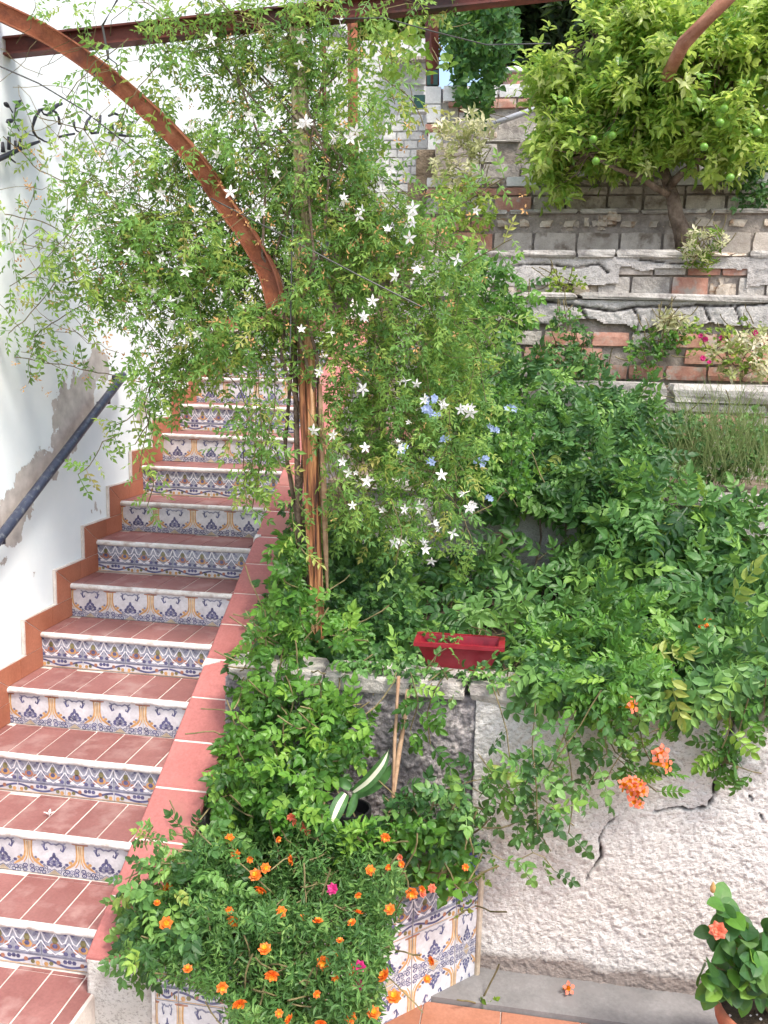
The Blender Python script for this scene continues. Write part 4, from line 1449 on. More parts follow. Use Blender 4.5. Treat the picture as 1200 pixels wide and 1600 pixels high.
F = {
    'jas': [flower_star(5, .026, .011, .02, [M['petal_w']], c) for c in (-.25, .0, .3, .7)] + [flower_star(4, .024, .010, .02, [M['petal_w']], .5), flower_star(5, .020, .007, .026, [M['petal_w'], M['stripe']], 1.6)],
    'or': [flower_rosette(.021, [M['petal_o'], M['petal_y']], 3, s) for s in range(3)],
    'co': [flower_rosette(.019, [M['petal_c'], M['petal_c']], 3, s) for s in range(2)],
    'mg': [flower_rosette(.024, [M['petal_m'], M['petal_m']], 2, s) for s in range(2)],
    'bl': [flower_star(5, .018, .014, 0, [M['petal_b']], .1)],
    'tr': [trumpet(.075, .030, [M['petal_c'], M['petal_y']])],
    'hi': [flower_rosette(.036, [M['petal_c'], M['petal_c']], 3, 9)],
}


def put_flower(parent, key, P_, d, sc=1.0, name='flower', label=None):
    o = link(name, F[key][rnd.randrange(len(F[key]))], parent)
    R3 = basis(np.cross(d, [.3, .1, .9]) + 1e-3, d) * sc
    o.matrix_local = Matrix(((R3[0, 0], R3[0, 1], R3[0, 2], P_[0] - parent.location[0]), (R3[1, 0], R3[1, 1], R3[1, 2], P_[1] - parent.location[1]), (R3[2, 0], R3[2, 1], R3[2, 2], P_[2] - parent.location[2]), (0, 0, 0, 1)))
    if label: o['label'] = label
    return o


TOCAM = lambda p: (CAM - p) / np.linalg.norm(CAM - p)

# ------------------------------------------------------------------ JASMINE
jas = thing('jasmine', 'large white flowering jasmine wrapped round the timber post and pergola', 'climbing plant', tuple(at(500, 1035, 1, 1.16)))
STAIR_POLY = [(-50, 640), (230, 640), (300, 600), (462, 606), (462, 1120), (-50, 1700)]
# ellipsoid clouds: px, py, rx, ry, Y, ry_depth, count
cloud = [(380, 25, 330, 34, 1.05, .22, 260), (300, 95, 160, 60, 1.1, .25, 150), (500, 130, 170, 90, 1.15, .28, 300), (300, 235, 110, 75, 1.05, .25, 230),
         (430, 260, 130, 90, 1.15, .3, 420), (560, 280, 110, 90, 1.2, .3, 360), (215, 360, 110, 80, 1.0, .25, 330), (330, 370, 120, 90, 1.05, .3, 480),
         (480, 390, 130, 100, 1.15, .3, 560), (620, 380, 100, 95, 1.25, .3, 430), (250, 460, 130, 75, 1.0, .28, 420), (380, 500, 120, 70, 1.05, .28, 430),
         (540, 500, 130, 100, 1.2, .3, 620), (680, 470, 90, 100, 1.3, .3, 380), (300, 560, 80, 50, 1.0, .22, 160), (640, 610, 110, 100, 1.3, .32, 520),
         (560, 640, 60, 90, 1.3, .25, 240), (720, 590, 70, 90, 1.4, .3, 240), (620, 740, 120, 80, 1.25, .3, 420), (700, 720, 60, 80, 1.3, .25, 150),
         (560, 810, 70, 60, 1.25, .25, 170), (650, 830, 80, 40, 1.2, .2, 90), (90, 430, 70, 90, .9, .25, 60), (140, 330, 70, 80, .95, .2, 70), (170, 230, 80, 60, .95, .2, 50),
         (480, 60, 70, 60, 1.1, .15, 120), (230, 600, 40, 60, .95, .15, 60)]
LJ = Leaves('jas', 'jas')
def archd(x, y):
    best = 1e9
    for (ax_, ay_), (bx_, by_) in zip(cp[:-1], cp[1:]):
        vx, vy = bx_ - ax_, by_ - ay_; t = max(0, min(1, ((x - ax_) * vx + (y - ay_) * vy) / (vx * vx + vy * vy)))
        best = min(best, math.hypot(x - ax_ - t * vx, y - ay_ - t * vy))
    return best
core_pts = []
for (cx, cy, rx, ry, Y, ryd, cnt) in cloud:
    cnt = int(cnt * (1.2 if cy < 260 else (.80 if cx > 530 and cy > 450 else 1.0)))
    C0 = at(cx, cy, 1, Y)
    ex_ = (at(cx + rx, cy, 1, Y) - C0)[0]; ez_ = (at(cx, cy - ry, 1, Y) - C0)[2]
    k = 0
    while k < cnt:
        # clumps of a few fronds along a little shoot
        u = rng.normal(0, .5, 3)
        if np.linalg.norm(u) > 1.25: continue
        p = C0 + u * [ex_, ryd, ez_]
        px_, py_ = proj(p)
        if inpoly(px_, py_, STAIR_POLY) and not (rnd.random() < .05): k += 1; continue
        if 452 < px_ < 520 and 570 < py_ < 1040 and p[1] < 1.2: k += 1; continue
        if p[0] < .03: continue
        if 585 < px_ < 705 and 100 < py_ < 300 and rnd.random() < .85: k += 1; continue
        if 530 < px_ < 760 and 28 < py_ < 130 and rnd.random() < .75: k += 1; continue
        if px_ < 235 and 150 < py_ < 222 and rnd.random() < .85: k += 1; continue
        if p[1] < 1.03 and archd(px_, py_) < 24 and (px_ < 320 or rnd.random() < .8): k += 1; continue
        d = rv(); d[2] -= .5; d /= np.linalg.norm(d)
        m_ = rnd.randint(3, 6)
        core_pts.append(p)
        for q in range(m_):
            pp_ = p + d * q * .026 + rv(.006)
            dd = rv(); dd[2] -= .35
            nn = np.array([0, -.45, .75]) + rv(.45)
            LJ.put(pp_, dd, nn, rnd.uniform(.65, 1.1))
        k += m_
# loose shoots, px path with depth
shoots = []
def shoot(path, Y, every=.030, sc=1.0, r=.0025, leaves=LJ):
    P_ = np.array([at(x, y, 1, Y + (0.0 if len(q) == 0 else q[0])) for x, y, *q in path])
    # smooth resample
    n = max(6, int(sum(np.linalg.norm(P_[i + 1] - P_[i]) for i in range(len(P_) - 1)) / every))
    tq = np.linspace(0, len(P_) - 1, n)
    Q = np.stack([np.interp(tq, range(len(P_)), P_[:, k]) for k in range(3)], 1)
    Q += np.cumsum(rng.normal(0, .003, Q.shape), 0)
    shoots.append((Q, r))
    for i in range(1, n):
        d = Q[i] - Q[i - 1]
        side = np.cross(d, [0, 1, .2]) * (1 if i % 2 else -1)
        side /= np.linalg.norm(side) + 1e-9
        leaves.put(Q[i], side + d / np.linalg.norm(d) * .5 + rv(.25) + [0, -.2, -.2], np.array([0, -.6, .6]) + rv(.35), sc * rnd.uniform(.75, 1.15))
for path in ([(330, 560), (372, 600), (395, 650), (402, 700), (388, 770)], [(402, 600), (398, 690), (405, 730), (392, 800)], [(398, 640), (372, 668), (345, 700)], [(400, 690), (425, 700), (440, 735)], [(395, 720), (380, 750), (385, 790)],
             [(400, 560), (405, 640), (410, 720), (402, 780)], [(392, 600), (386, 680), (376, 730), (395, 775)], [(430, 560), (428, 640), (415, 700)], [(405, 650), (420, 680), (432, 720)],
             [(240, 590), (225, 640), (200, 660), (180, 672)], [(225, 620), (235, 660), (215, 690)], [(190, 675), (160, 690), (140, 730), (120, 745)], [(235, 640), (228, 700), (222, 740)],
             [(230, 720), (240, 750), (228, 790)], [(290, 560), (282, 620), (260, 650)], [(225, 600), (150, 580), (90, 560), (20, 545)],
             [(150, 420), (90, 440), (40, 500), (15, 520)], [(140, 470), (80, 500), (50, 520)], [(130, 380), (70, 350), (20, 340)], [(120, 300), (60, 270), (10, 215)],
             [(160, 250), (130, 200), (60, 180)], [(480, 640), (520, 700), (530, 790)], [(500, 640), (515, 740), (560, 830)], [(610, 780), (625, 830), (615, 880)], [(690, 760), (720, 800), (735, 850)],
             [(455, 740), (462, 790), (478, 800)], [(458, 800), (468, 850), (490, 870)], [(700, 330), (750, 300), (790, 280)], [(720, 420), (760, 400), (800, 380)], [(730, 500), (780, 490), (815, 500)],
             [(600, 120), (640, 150), (660, 200)], [(200, 60), (150, 90), (100, 150)], [(250, 100), (200, 160), (180, 220)]):
    shoot(path, .95 + rnd.uniform(-.05, .1), sc=1.05)
# woody stems
woody = []
for k in range(7):
    x0_ = 490 + rnd.uniform(-18, 22)
    woody.append((np.array([at(x0_ + rnd.uniform(-6, 6), 1030, 1, 1.14), at(480 + rnd.uniform(-20, 30), 880, 1, 1.2), at(470 + rnd.uniform(-25, 35), 700, 1, 1.17), at(468 + rnd.uniform(-30, 30), 560, 1, 1.12 + rnd.uniform(-.1, .1)), at(460 + rnd.uniform(-60, 60), 400, 1, 1.05 + rnd.uniform(-.1, .1)), at(450 + rnd.uniform(-90, 90), 250, 1, 1.05), at(440 + rnd.uniform(-120, 120), 90, 1, 1.1)]), [.012, .010, .009, .008, .006, .005, .004]))
woody.append((np.array([at(470, 960, 1, 1.2), at(472, 900, 1, 1.16), at(466, 780, 1, 1.12), at(464, 690, 1, 1.10), at(462, 600, 1, 1.12), at(458, 480, 1, 1.14)]), [.014, .015, .014, .013, .012, .01]))
cp_ = np.array(core_pts)
for k in range(700):
    a = cp_[rnd.randrange(len(cp_))]; dl = np.linalg.norm(cp_ - a, axis=1)
    near_ = np.where((dl > .12) & (dl < .35))[0]
    if len(near_) == 0: continue
    c = cp_[rng.choice(near_)]
    mid = (a + c) / 2 + rv(.03)
    shoots.append((np.array([a, mid, c]), .0018))
for k in range(60):      # bare dry twigs on the far left
    a = at(rnd.uniform(0, 230), rnd.uniform(60, 560), 1, rnd.uniform(.85, 1.05))
    d = rv(); d[1] *= .3; d[0] -= .3; d /= np.linalg.norm(d)
    Q = [a]
    for s_ in range(5): Q.append(Q[-1] + d * .05 + rv(.012))
    Q = np.array(Q)
    if Q[:, 0].min() > .02: shoots.append((Q, .0014))
stems_obj(woody, jas, 'woody_stem', 'bark', kind='stuff', k=7)
stems_obj(shoots, jas, 'shoots', 'twig', kind='stuff', k=3)
LJ.build(jas, 290)
JF = [(478, 190), (548, 216), (562, 230), (556, 205), (618, 431), (582, 470), (516, 519), (568, 494), (566, 328), (645, 325), (640, 335), (645, 348), (714, 405), (742, 328), (470, 195), (360, 300), (233, 452), (240, 460), (208, 398), (290, 425),
      (250, 402), (345, 468), (308, 522), (268, 505), (266, 470), (430, 270), (470, 62), (432, 190), (470, 515), (468, 100), (490, 673), (571, 699), (536, 722), (545, 738), (556, 738), (574, 752), (600, 798), (633, 796), (656, 796), (551, 790),
      (676, 818), (686, 826), (707, 833), (617, 848), (633, 848), (625, 843), (674, 876), (663, 858), (720, 640), (735, 645), (728, 636), (664, 625), (690, 628), (567, 608), (635, 595), (651, 600), (726, 770), (733, 793), (737, 786), (690, 742), (535, 312), (640, 372),
      (605, 360), (652, 420), (595, 300), (520, 215), (340, 240), (305, 330), (180, 300), (150, 180), (410, 330), (390, 180), (300, 200), (610, 265), (530, 30), (250, 20), (330, 60), (420, 110), (280, 150), (150, 350), (205, 330), (250, 300), (625, 700), (640, 660), (520, 680), (500, 580)]
for (x, y) in JF:
    Y = .80 if y < 560 and x < 520 else (.85 if y < 560 else .90)
    P_ = at(x, y, 1, Y + rnd.uniform(-.04, .10))
    put_flower(jas, 'jas', P_, TOCAM(P_) + rv(.5), rnd.uniform(.8, 1.2))
    if rnd.random() < .45:
        P2 = P_ + rv(.016); put_flower(jas, 'jas', P2, TOCAM(P_) + rv(.9), rnd.uniform(.5, 1.0))
b = MB(); V0, T0 = cluster(4, .018, .008, .012, 5, 0)
for k in range(330):
    if k < 110:
        x, y, Y = rnd.uniform(20, 240), rnd.uniform(230, 620), rnd.uniform(.85, 1.0)
    else:
        x, y, Y = rnd.gauss(460, 150), rnd.gauss(380, 150), rnd.uniform(.78, 1.0)
    if inpoly(x, y, STAIR_POLY) or (x > 700 and y > 700): continue
    P_ = at(x, y, 1, Y)
    if P_[0] < .03: continue
    sc = rnd.uniform(.7, 1.3)
    b.add(xform(V0 * sc, basis(rv(), rv()), P_), T0)
b.obj('dried_blossoms', M['driedf'], jas, kind='stuff')

# ------------------------------------------------------------------ VINES ON THE BANK
def Ysurf(py):
    return float(np.interp(py, [560, 600, 700, 760, 800, 880, 940, 1000, 1050, 1065, 1300], [3.25, 3.1, 2.55, 2.3, 2.22, 2.12, 1.75, 1.25, .9, .78, .66]))


def bank(key, mat, poly, n, sc=1.0, off=(-.16, .04), Yf=Ysurf, hole=None, up=(0, -.55, .75), sprd=.4, lat=1.0, lump=.16):
    L_ = Leaves(key, mat)
    xs = [p[0] for p in poly]; ys = [p[1] for p in poly]
    k = 0; tries = 0
    while k < n and tries < n * 20:
        tries += 1
        x, y = rnd.uniform(min(xs), max(xs)), rnd.uniform(min(ys), max(ys))
        if not inpoly(x, y, poly): continue
        if hole and hole(x, y): continue
        if 480 < x < 516 and 560 < y < 1035 and Yf(y) < 1.2: continue
        if 632 < x < 806 and 975 < y < 1062 and Yf(y) < 1.3: continue
        P_ = at(x, y, 1, Yf(y) + rnd.uniform(*off) + lump * (float(smooth_noise(np.array([[x / 75., y / 55., 3.3]]), 1.0, 6)[0]) - .5))
        d = rv(); d[1] = -abs(d[1]) * .8; d[2] -= .25; d[0] *= lat
        L_.put(P_, d, np.array(up) + rv(sprd), sc * rnd.uniform(.7, 1.2))
        k += 1
    return L_


def vine_stems(parent, poly, n, Yf=Ysurf, r=.003, L=.24, dirn=(0, -.2, -.5), mat='twig', off=.0):
    xs = [p[0] for p in poly]; ys = [p[1] for p in poly]; runs = []
    while len(runs) < n:
        x, y = rnd.uniform(min(xs), max(xs)), rnd.uniform(min(ys), max(ys))
        if not inpoly(x, y, poly): continue
        P_ = at(x, y, 1, Yf(y) + off); d = np.array(dirn) + rv(.5); d /= np.linalg.norm(d)
        Q = [P_]
        for s_ in range(6):
            d = d + rv(.15) + np.array(dirn) * .12; d /= np.linalg.norm(d); Q.append(Q[-1] + d * L / 6)
        runs.append((np.array(Q), r))
    stems_obj(runs, parent, 'stems', mat, kind='stuff', k=4)


def patch_hole(x, y):
    # bare masonry seen through the vine
    return ((x - 800) / 105) ** 2 + ((y - 825) / 52) ** 2 < 1 and rnd.random() < .86 or ((x - 1050) / 50) ** 2 + ((y - 880) / 45) ** 2 < 1 and rnd.random() < .6


tv = thing('trumpet_vine', 'broad dark green trumpet vine covering the bank behind the low wall', 'climbing plant', tuple(at(980, 900, 1, 2.1)))
poly = [(505, 900), (560, 860), (680, 850), (740, 760), (780, 720), (860, 700), (960, 745), (1060, 765), (1210, 790), (1210, 1062), (1130, 1045), (960, 1030), (880, 1035), (640, 1050), (510, 1050)]
L1 = bank('camp', 'camp', poly, 900, .86, hole=patch_hole)
L2 = bank('camp', 'camp', [(870, 850), (1000, 960), (1210, 950), (1210, 790), (900, 760)], 200, .95, off=(-.3, -.05), hole=patch_hole)
L1.items += L2.items
for x in np.arange(835, 1210, 9):     # the fringe hanging over the wall
    for k in range(2):
        P_ = at(x + rnd.uniform(-6, 6), rnd.uniform(1030, 1066 - max(0, (900 - x)) * .3), 1, rnd.uniform(.58, .70))
        L1.put(P_, [rnd.uniform(-1, 1), -.4, -.7], np.array([0, -.9, .4]) + rv(.3), rnd.uniform(.6, .9))
L1.build(tv, 290)
vine_stems(tv, poly, 90)
b = MB()
runs = [(np.array([at(x, 790, 1, 2.2), at(x + rnd.uniform(-6, 6), 840, 1, 2.2), at(x + rnd.uniform(-8, 8), 885, 1, 2.15)]), .006) for x in (842, 888, 918, 1038)]
stems_obj(runs, tv, 'old_stem', 'bark', kind='stuff')

up = thing('trumpet_vine', 'dense dark leafy mound in front of the straight cement ledge', 'climbing plant', tuple(at(900, 740, 1, 2.7)))
poly2 = [(745, 560), (800, 545), (880, 590), (930, 600), (1000, 612), (1035, 645), (1045, 690), (1020, 735), (900, 770), (760, 760), (700, 700), (690, 620)]
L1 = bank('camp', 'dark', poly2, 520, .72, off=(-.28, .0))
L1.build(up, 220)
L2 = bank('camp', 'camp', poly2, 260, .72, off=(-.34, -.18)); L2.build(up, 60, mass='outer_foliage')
vine_stems(up, poly2, 40)

# plumbago with pale blue flowers
pb = thing('plumbago', 'shrub with pale blue flower heads between the jasmine and the dark mound', 'shrub', tuple(at(740, 760, 1, 1.9)))
poly3 = [(640, 560), (760, 540), (830, 650), (830, 760), (740, 780), (640, 740)]
L1 = bank('round', 'lush', poly3, 420, .75, off=(-.12, .12), Yf=lambda y: 1.75); L1.build(pb, 100)
vine_stems(pb, poly3, 30, Yf=lambda y: 1.8)
for (x, y) in ((672, 622), (680, 650), (697, 684), (630, 702), (671, 718), (759, 718), (797, 640), (771, 670), (668, 640), (748, 722), (760, 780)):
    for k in range(6):
        P_ = at(x + rnd.uniform(-7, 7), y + rnd.uniform(-6, 6), 1, 1.52 if x > 740 else 1.05)
        put_flower(pb, 'bl', P_, TOCAM(P_) + rv(.4), rnd.uniform(.6, .9))

# bush beside the parapet: bright leaves
bs = thing('leafy_bush', 'bright green bush growing against the parapet above the orange flowers', 'shrub', tuple(at(440, 1290, 1, .45)))
Yb = lambda y: float(np.interp(y, [760, 900, 1050, 1150, 1300, 1350], [1.45, 1.1, .74, .55, .38, .3]))
poly4 = [(455, 800), (500, 880), (560, 1000), (500, 1052), (545, 1085), (585, 1130), (560, 1180), (500, 1220), (500, 1270), (440, 1310), (345, 1290), (340, 1230), (365, 1180), (372, 1080), (395, 1000), (430, 900)]
L1 = bank('lush', 'lush', poly4, 760, .70, off=(-.16, .10), Yf=Yb); L1.build(bs, 260)
vine_stems(bs, poly4, 60, Yf=Yb, dirn=(0, -.1, .3))
dv = thing('ivy', 'dark creeping foliage between the timber post and the coping', 'climbing plant', tuple(at(460, 1000, 1, 1.2)))
poly5 = [(455, 780), (520, 790), (640, 870), (660, 1000), (640, 1050), (510, 1052), (440, 1010), (380, 1030), (405, 960), (440, 880)]
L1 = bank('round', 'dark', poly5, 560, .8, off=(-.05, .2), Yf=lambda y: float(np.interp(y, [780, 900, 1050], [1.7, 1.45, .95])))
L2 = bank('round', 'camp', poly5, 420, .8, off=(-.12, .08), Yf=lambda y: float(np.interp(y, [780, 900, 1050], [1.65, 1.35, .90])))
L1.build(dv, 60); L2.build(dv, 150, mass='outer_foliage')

# climbing rose sprays over the wall
rs = thing('rose_bush', 'arching rose stems with round leaflets hanging over the cracked white wall', 'climbing plant', tuple(at(820, 1250, 1, .5)))
LR = Leaves('rose', 'camp'); shoots = []
for path in ([(770, 1075), (785, 1130), (795, 1195), (830, 1260)], [(835, 1100), (828, 1170), (835, 1240), (838, 1300)], [(900, 1110), (880, 1160), (850, 1220), (800, 1230)], [(940, 1080), (900, 1150), (868, 1200)], [(900, 1290), (850, 1250), (800, 1200)],
             [(860, 1330), (830, 1290), (780, 1260), (730, 1230)], [(700, 1230), (760, 1210), (830, 1210), (880, 1190)], [(870, 1120), (893, 1180), (900, 1240), (890, 1300)], [(760, 1330), (800, 1350), (840, 1330), (865, 1360)], [(930, 1120), (950, 1170), (925, 1200), (905, 1240)],
             [(745, 1180), (790, 1240), (850, 1270)], [(990, 1150), (960, 1190), (940, 1230)], [(1000, 1120), (970, 1135), (960, 1150)]):
    shoot(path, .52 + rnd.uniform(-.12, .08), every=.070, sc=.80, r=.0022, leaves=LR)
L2 = bank('rose', 'dark', [(690, 1180), (760, 1190), (870, 1180), (890, 1230), (850, 1290), (740, 1330), (690, 1290)], 26, .75, off=(-.12, .12), Yf=lambda y: .48)
LR.items += L2.items
LR.build(rs, 250)
stems_obj(shoots, rs, 'stems', 'twig', kind='stuff', k=4)

# feathery light vine at the wall top
fv = thing('feathery_vine', 'light green feathery vine tumbling over the wall above the coral trumpet flowers', 'climbing plant', tuple(at(920, 1080, 1, .8)))
poly6 = [(830, 1010), (900, 960), (960, 900), (1010, 930), (1060, 1000), (1060, 1055), (980, 1075), (945, 1110), (915, 1100), (870, 1065)]
L1 = bank('camp', 'lush', poly6, 260, .52, off=(-.25, -.12), Yf=lambda y: float(np.interp(y, [900, 1000, 1060, 1200], [1.8, 1.2, .78, .68])))
shoots = []
for path in ([(960, 1060), (940, 1110), (955, 1170), (1000, 1200)], [(980, 1080), (1000, 1130), (1010, 1180), (1030, 1210)], [(1140, 1080), (1140, 1130), (1125, 1165)], [(1150, 1200), (1130, 1185), (1110, 1175)], [(1170, 1090), (1150, 1150), (1130, 1190)], [(1190, 1210), (1150, 1200), (1115, 1190)], [(960, 1180), (985, 1200), (1030, 1240)], [(1060, 1080), (1045, 1140), (1010, 1150)], [(1195, 1060), (1190, 1100), (1196, 1130)], [(640, 1050), (655, 1100), (640, 1140)], [(690, 1060), (670, 1100), (675, 1160)]):
    shoot(path, .60, every=.05, sc=.52, r=.0025, leaves=L1)
L1.build(fv, 200)
stems_obj(shoots, fv, 'shoots', 'twig', kind='stuff', k=4)
for (x, y, dx) in ((988, 1102, .7), (1035, 1175, .2), (1042, 1196, .9), (1030, 1180, -.3)):
    P_ = at(x, y, 1, .52); put_flower(fv, 'tr', P_, np.array([dx, -.7, .35]) + rv(.1), rnd.uniform(.85, 1.1), label=None)
for k in range(15):
    x, y = 990 + rnd.gauss(0, 12), 1238 + rnd.gauss(0, 14)
    P_ = at(x, y, 1, .50 + rnd.uniform(-.05, .03)); put_flower(fv, 'tr', P_, TOCAM(P_) + rv(.45) + [(x - 985) / 60, 0, (1235 - y) / 60], rnd.uniform(.55, .85))
P_ = at(1108, 978, 1, 1.35); mg = thing('marigold_bloom', 'single orange yellow bloom high on the dark vine at the right', 'flower', tuple(P_))
for k in range(3): put_flower(mg, 'or', P_ + rv(.012), TOCAM(P_) + rv(.3), 1.3)
stems_obj([(np.array([P_, P_ + [.0, .15, -.12], P_ + [.02, .3, -.35]]), .003)], mg)

# reddish grasses and weeds on ledge C
gr = thing('grass', 'fine reddish grass in front of the pale ledge on the right', 'grass', (0, 0, 0), kind='stuff')
b = MB()
for k in range(850):
    x, y = rnd.uniform(1045, 1205), rnd.uniform(690, 760)
    Y = rnd.uniform(2.35, 2.9); P_ = at(x, y, 1, Y); h = rnd.uniform(.2, .58) * (1 - .3 * abs(x - 1130) / 80)
    d = np.array([rnd.gauss(0, .45), rnd.gauss(0, .3), 1]); d /= np.linalg.norm(d); w_ = .0019
    side = np.array([w_, w_ * .3, 0]); m1 = P_ + d * h * .6; m2 = P_ + d * h + [rnd.gauss(0, .08), 0, -.05]
    b.add([P_ - side, P_ + side, m1 - side * .7, m1 + side * .7, m2], [(0, 1, 3), (0, 3, 2), (2, 3, 4)])
b.obj('blades', M['dry'], gr)
def small_plant(name, label, key, mat, poly, n, Yc, off, sc=1.0, parts=40, cat='plant', flowers=None, stemdir=(0, 0, .4), ns=14, g=None):
    base = (sum(p[0] for p in poly) / len(poly), max(p[1] for p in poly))
    t = thing(name, label, cat, tuple(at(*base, 1, Yc)), group=g)
    L_ = bank(key, mat, poly, n, sc, off=off, Yf=lambda y: Yc); L_.build(t, min(parts, n))
    vine_stems(t, poly, ns, Yf=lambda y: Yc, r=.0035, L=.15, dirn=stemdir)
    for (k_, pts) in (flowers or {}).items():
        for (x, y) in pts:
            P_ = at(x, y, 1, Yc + off[0] - .02); put_flower(t, k_, P_, TOCAM(P_) + rv(.4), rnd.uniform(.7, 1.1))
    return t
small_plant('weed', 'green weeds growing among the red grass right of the leafy mound', 'round', 'olive', [(1060, 640), (1210, 650), (1210, 745), (1060, 740)], 230, 2.7, (-.25, .1), .8)
small_plant('creeper', 'small creeper climbing the cracked render over the red bricks', 'round', 'camp', [(862, 480), (892, 478), (930, 530), (935, 590), (850, 592), (838, 545), (868, 530)], 120, YD - .1, (-.1, .0), .75, stemdir=(0, 0, .8))
small_plant('creeper', 'short green shoots between the bricks in the middle of the exposed band', 'round', 'lush', [(985, 525), (1040, 512), (1100, 510), (1050, 545), (1020, 590), (985, 590)], 90, YD - .12, (-.1, .05), .75)
small_plant('variegated_plant', 'cream and green variegated plant at the right end of the brick band', 'pale', 'pale', [(1110, 540), (1200, 505), (1210, 590), (1125, 588)], 60, YD - .15, (-.15, .05), 1.0)
small_plant('variegated_plant', 'small cream tuft sprouting from the cracked render', 'pale', 'pale', [(1020, 500), (1050, 485), (1090, 510), (1040, 515)], 16, YD - .1, (-.06, .0), 1.0, 10)
small_plant('flowering_weed', 'magenta flowered weed trailing over the exposed bricks', 'round', 'yel', [(1075, 505), (1200, 505), (1200, 585), (1075, 560)], 70, YD - .16, (-.1, .05), .7, flowers={'mg': [(1095, 525), (1102, 530), (1128, 528), (1098, 560), (1108, 566), (1170, 640), (1195, 635), (1165, 632), (1180, 520), (1016, 605)]})
small_plant('leafy_bush', 'leafy dark stems at the left foot of the exposed bricks', 'round', 'dark', [(830, 560), (900, 540), (960, 570), (950, 600), (850, 600)], 90, YD - .25, (-.15, .05), .9)
small_plant('young_shrub', 'pale grey-green shrub growing from the patched wall in front of the citrus trunk', 'pale', 'yel', [(1058, 395), (1080, 362), (1115, 352), (1138, 380), (1120, 412), (1095, 438), (1075, 430)], 30, YE - .12, (-.1, .08), .9)
small_plant('young_shrub', 'faded cream leaves of the young shrub beside the citrus trunk', 'pale', 'pale', [(1058, 395), (1080, 362), (1125, 352), (1142, 380), (1120, 402), (1075, 410)], 28, YE - .2, (-.1, .08), .75)
small_plant('weed', 'yellow green weed rooted on the ledge left of the exposed bricks', 'round', 'yel', [(850, 432), (880, 424), (905, 440), (905, 458), (850, 458)], 38, YE - .12, (-.1, .05), .7)
small_plant('variegated_plant', 'bleached pale plant on the terrace beside the white block wall', 'pale', 'pale', [(690, 190), (735, 170), (770, 200), (755, 260), (740, 300), (680, 290), (670, 240)], 75, YF2 - .15, (-.2, .1), 1.4)
small_plant('leafy_bush', 'yellow green foliage at the foot of the bleached plant', 'round', 'yel', [(680, 290), (760, 280), (780, 350), (720, 380), (690, 340)], 110, YF - .2, (-.2, .1), .9)
small_plant('leafy_bush', 'mid green bush spilling over the terraces behind the jasmine', 'lush', 'lush', [(690, 380), (740, 380), (830, 440), (830, 520), (760, 560), (700, 520)], 260, YD - .25, (-.3, .1), .8, 60)

# ------------------------------------------------------------------ CITRUS TREE
ct = thing('citrus_tree', 'citrus tree with unripe green fruit on the upper terrace', 'tree', tuple(at(1068, 372, 1, 4.72)))
YT = 4.72
tk = lambda *a: np.array([at(x, y, 1, YT + dy) for x, y, dy in a])
runs = [(tk((1072, 392, 0), (1066, 362, 0), (1056, 335, 0), (1052, 310, 0), (1045, 290, .02)), [.078, .066, .056, .052, .046]),
        (tk((1048, 300, 0), (1036, 262, .05), (1028, 225, .1), (1030, 170, .15), (1015, 110, .2)), [.045, .038, .032, .025, .015]),
        (tk((1045, 292, 0), (1068, 268, -.1), (1090, 250, -.15), (1098, 215, -.2), (1120, 160, -.2)), [.034, .028, .024, .02, .012]),
        (tk((1050, 306, 0), (1022, 292, -.1), (1000, 276, -.15), (960, 262, -.2), (920, 240, -.2)), [.030, .026, .022, .018, .012]),
        (tk((1030, 240, .05), (1008, 215, 0), (1005, 180, 0), (980, 140, 0)), [.028, .025, .02, .01]),
        (tk((1090, 250, -.15), (1130, 225, .1), (1170, 200, .2)), [.022, .018, .01]),
        (tk((1015, 130, .2), (970, 90, .1), (930, 60, 0)), [.018, .014, .01])]
b = MB()
for p_, r_ in runs[:1]: b.tube(p_, r_, 12)
b.obj('trunk', M['bark'], ct, smooth=True)
for p_, r_ in runs[1:]:
    b = MB(); b.tube(p_, r_, 8); b.obj('branch', M['bark'], ct, smooth=True)
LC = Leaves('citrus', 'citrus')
crown = [(1040, 130, 160, 110, 1.0), (930, 170, 90, 90, .7), (1130, 160, 110, 120, .9), (900, 230, 70, 55, .5), (985, 215, 110, 70, .6), (1120, 235, 90, 60, .6), (985, 45, 90, 70, .7), (1110, 50, 120, 70, .8), (870, 265, 42, 38, .35), (1180, 90, 80, 90, .8), (870, 130, 45, 40, .4), (1050, 290, 40, 45, .25), (1000, 265, 60, 40, .4)]
clumps = []
tw = []
for (cx, cy, rx, ry, dy) in crown:
    C0 = at(cx, cy, 1, YT); ex_ = (at(cx + rx, cy, 1, YT) - C0)[0]; ez_ = (at(cx, cy - ry, 1, YT) - C0)[2]
    for k in range(int(rx * ry / 210) + 6):
        u = rng.normal(0, 1, 3); u /= np.linalg.norm(u); u *= rng.uniform(.45, 1.0)
        clumps.append(C0 + u * [ex_, dy * .8, ez_])
for c in clumps:
    px_, py_ = proj(c)
    if px_ > 885 and py_ > (258 if px_ < 1100 else 278): continue
    if 1035 < px_ < 1085 and py_ > 235: continue
    R_ = rnd.uniform(.10, .19)
    for k in range(int(R_ * 85)):
        p = c + rv(.5) * R_ * [1, 1, .9]
        d = (p - c) / (np.linalg.norm(p - c) + 1e-6) + [0, -.1, -.55] + rv(.3)
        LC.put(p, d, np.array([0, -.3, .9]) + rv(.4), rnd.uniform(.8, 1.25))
    a = min((q for p_, r_ in runs[1:] for q in p_), key=lambda q: np.linalg.norm(q - c))
    tw.append((np.array([a, (a + c) / 2 + rv(.04), c]), [.008, .005, .003]))
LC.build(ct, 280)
stems_obj(tw, ct, 'twigs', 'bark', kind='stuff', k=4)
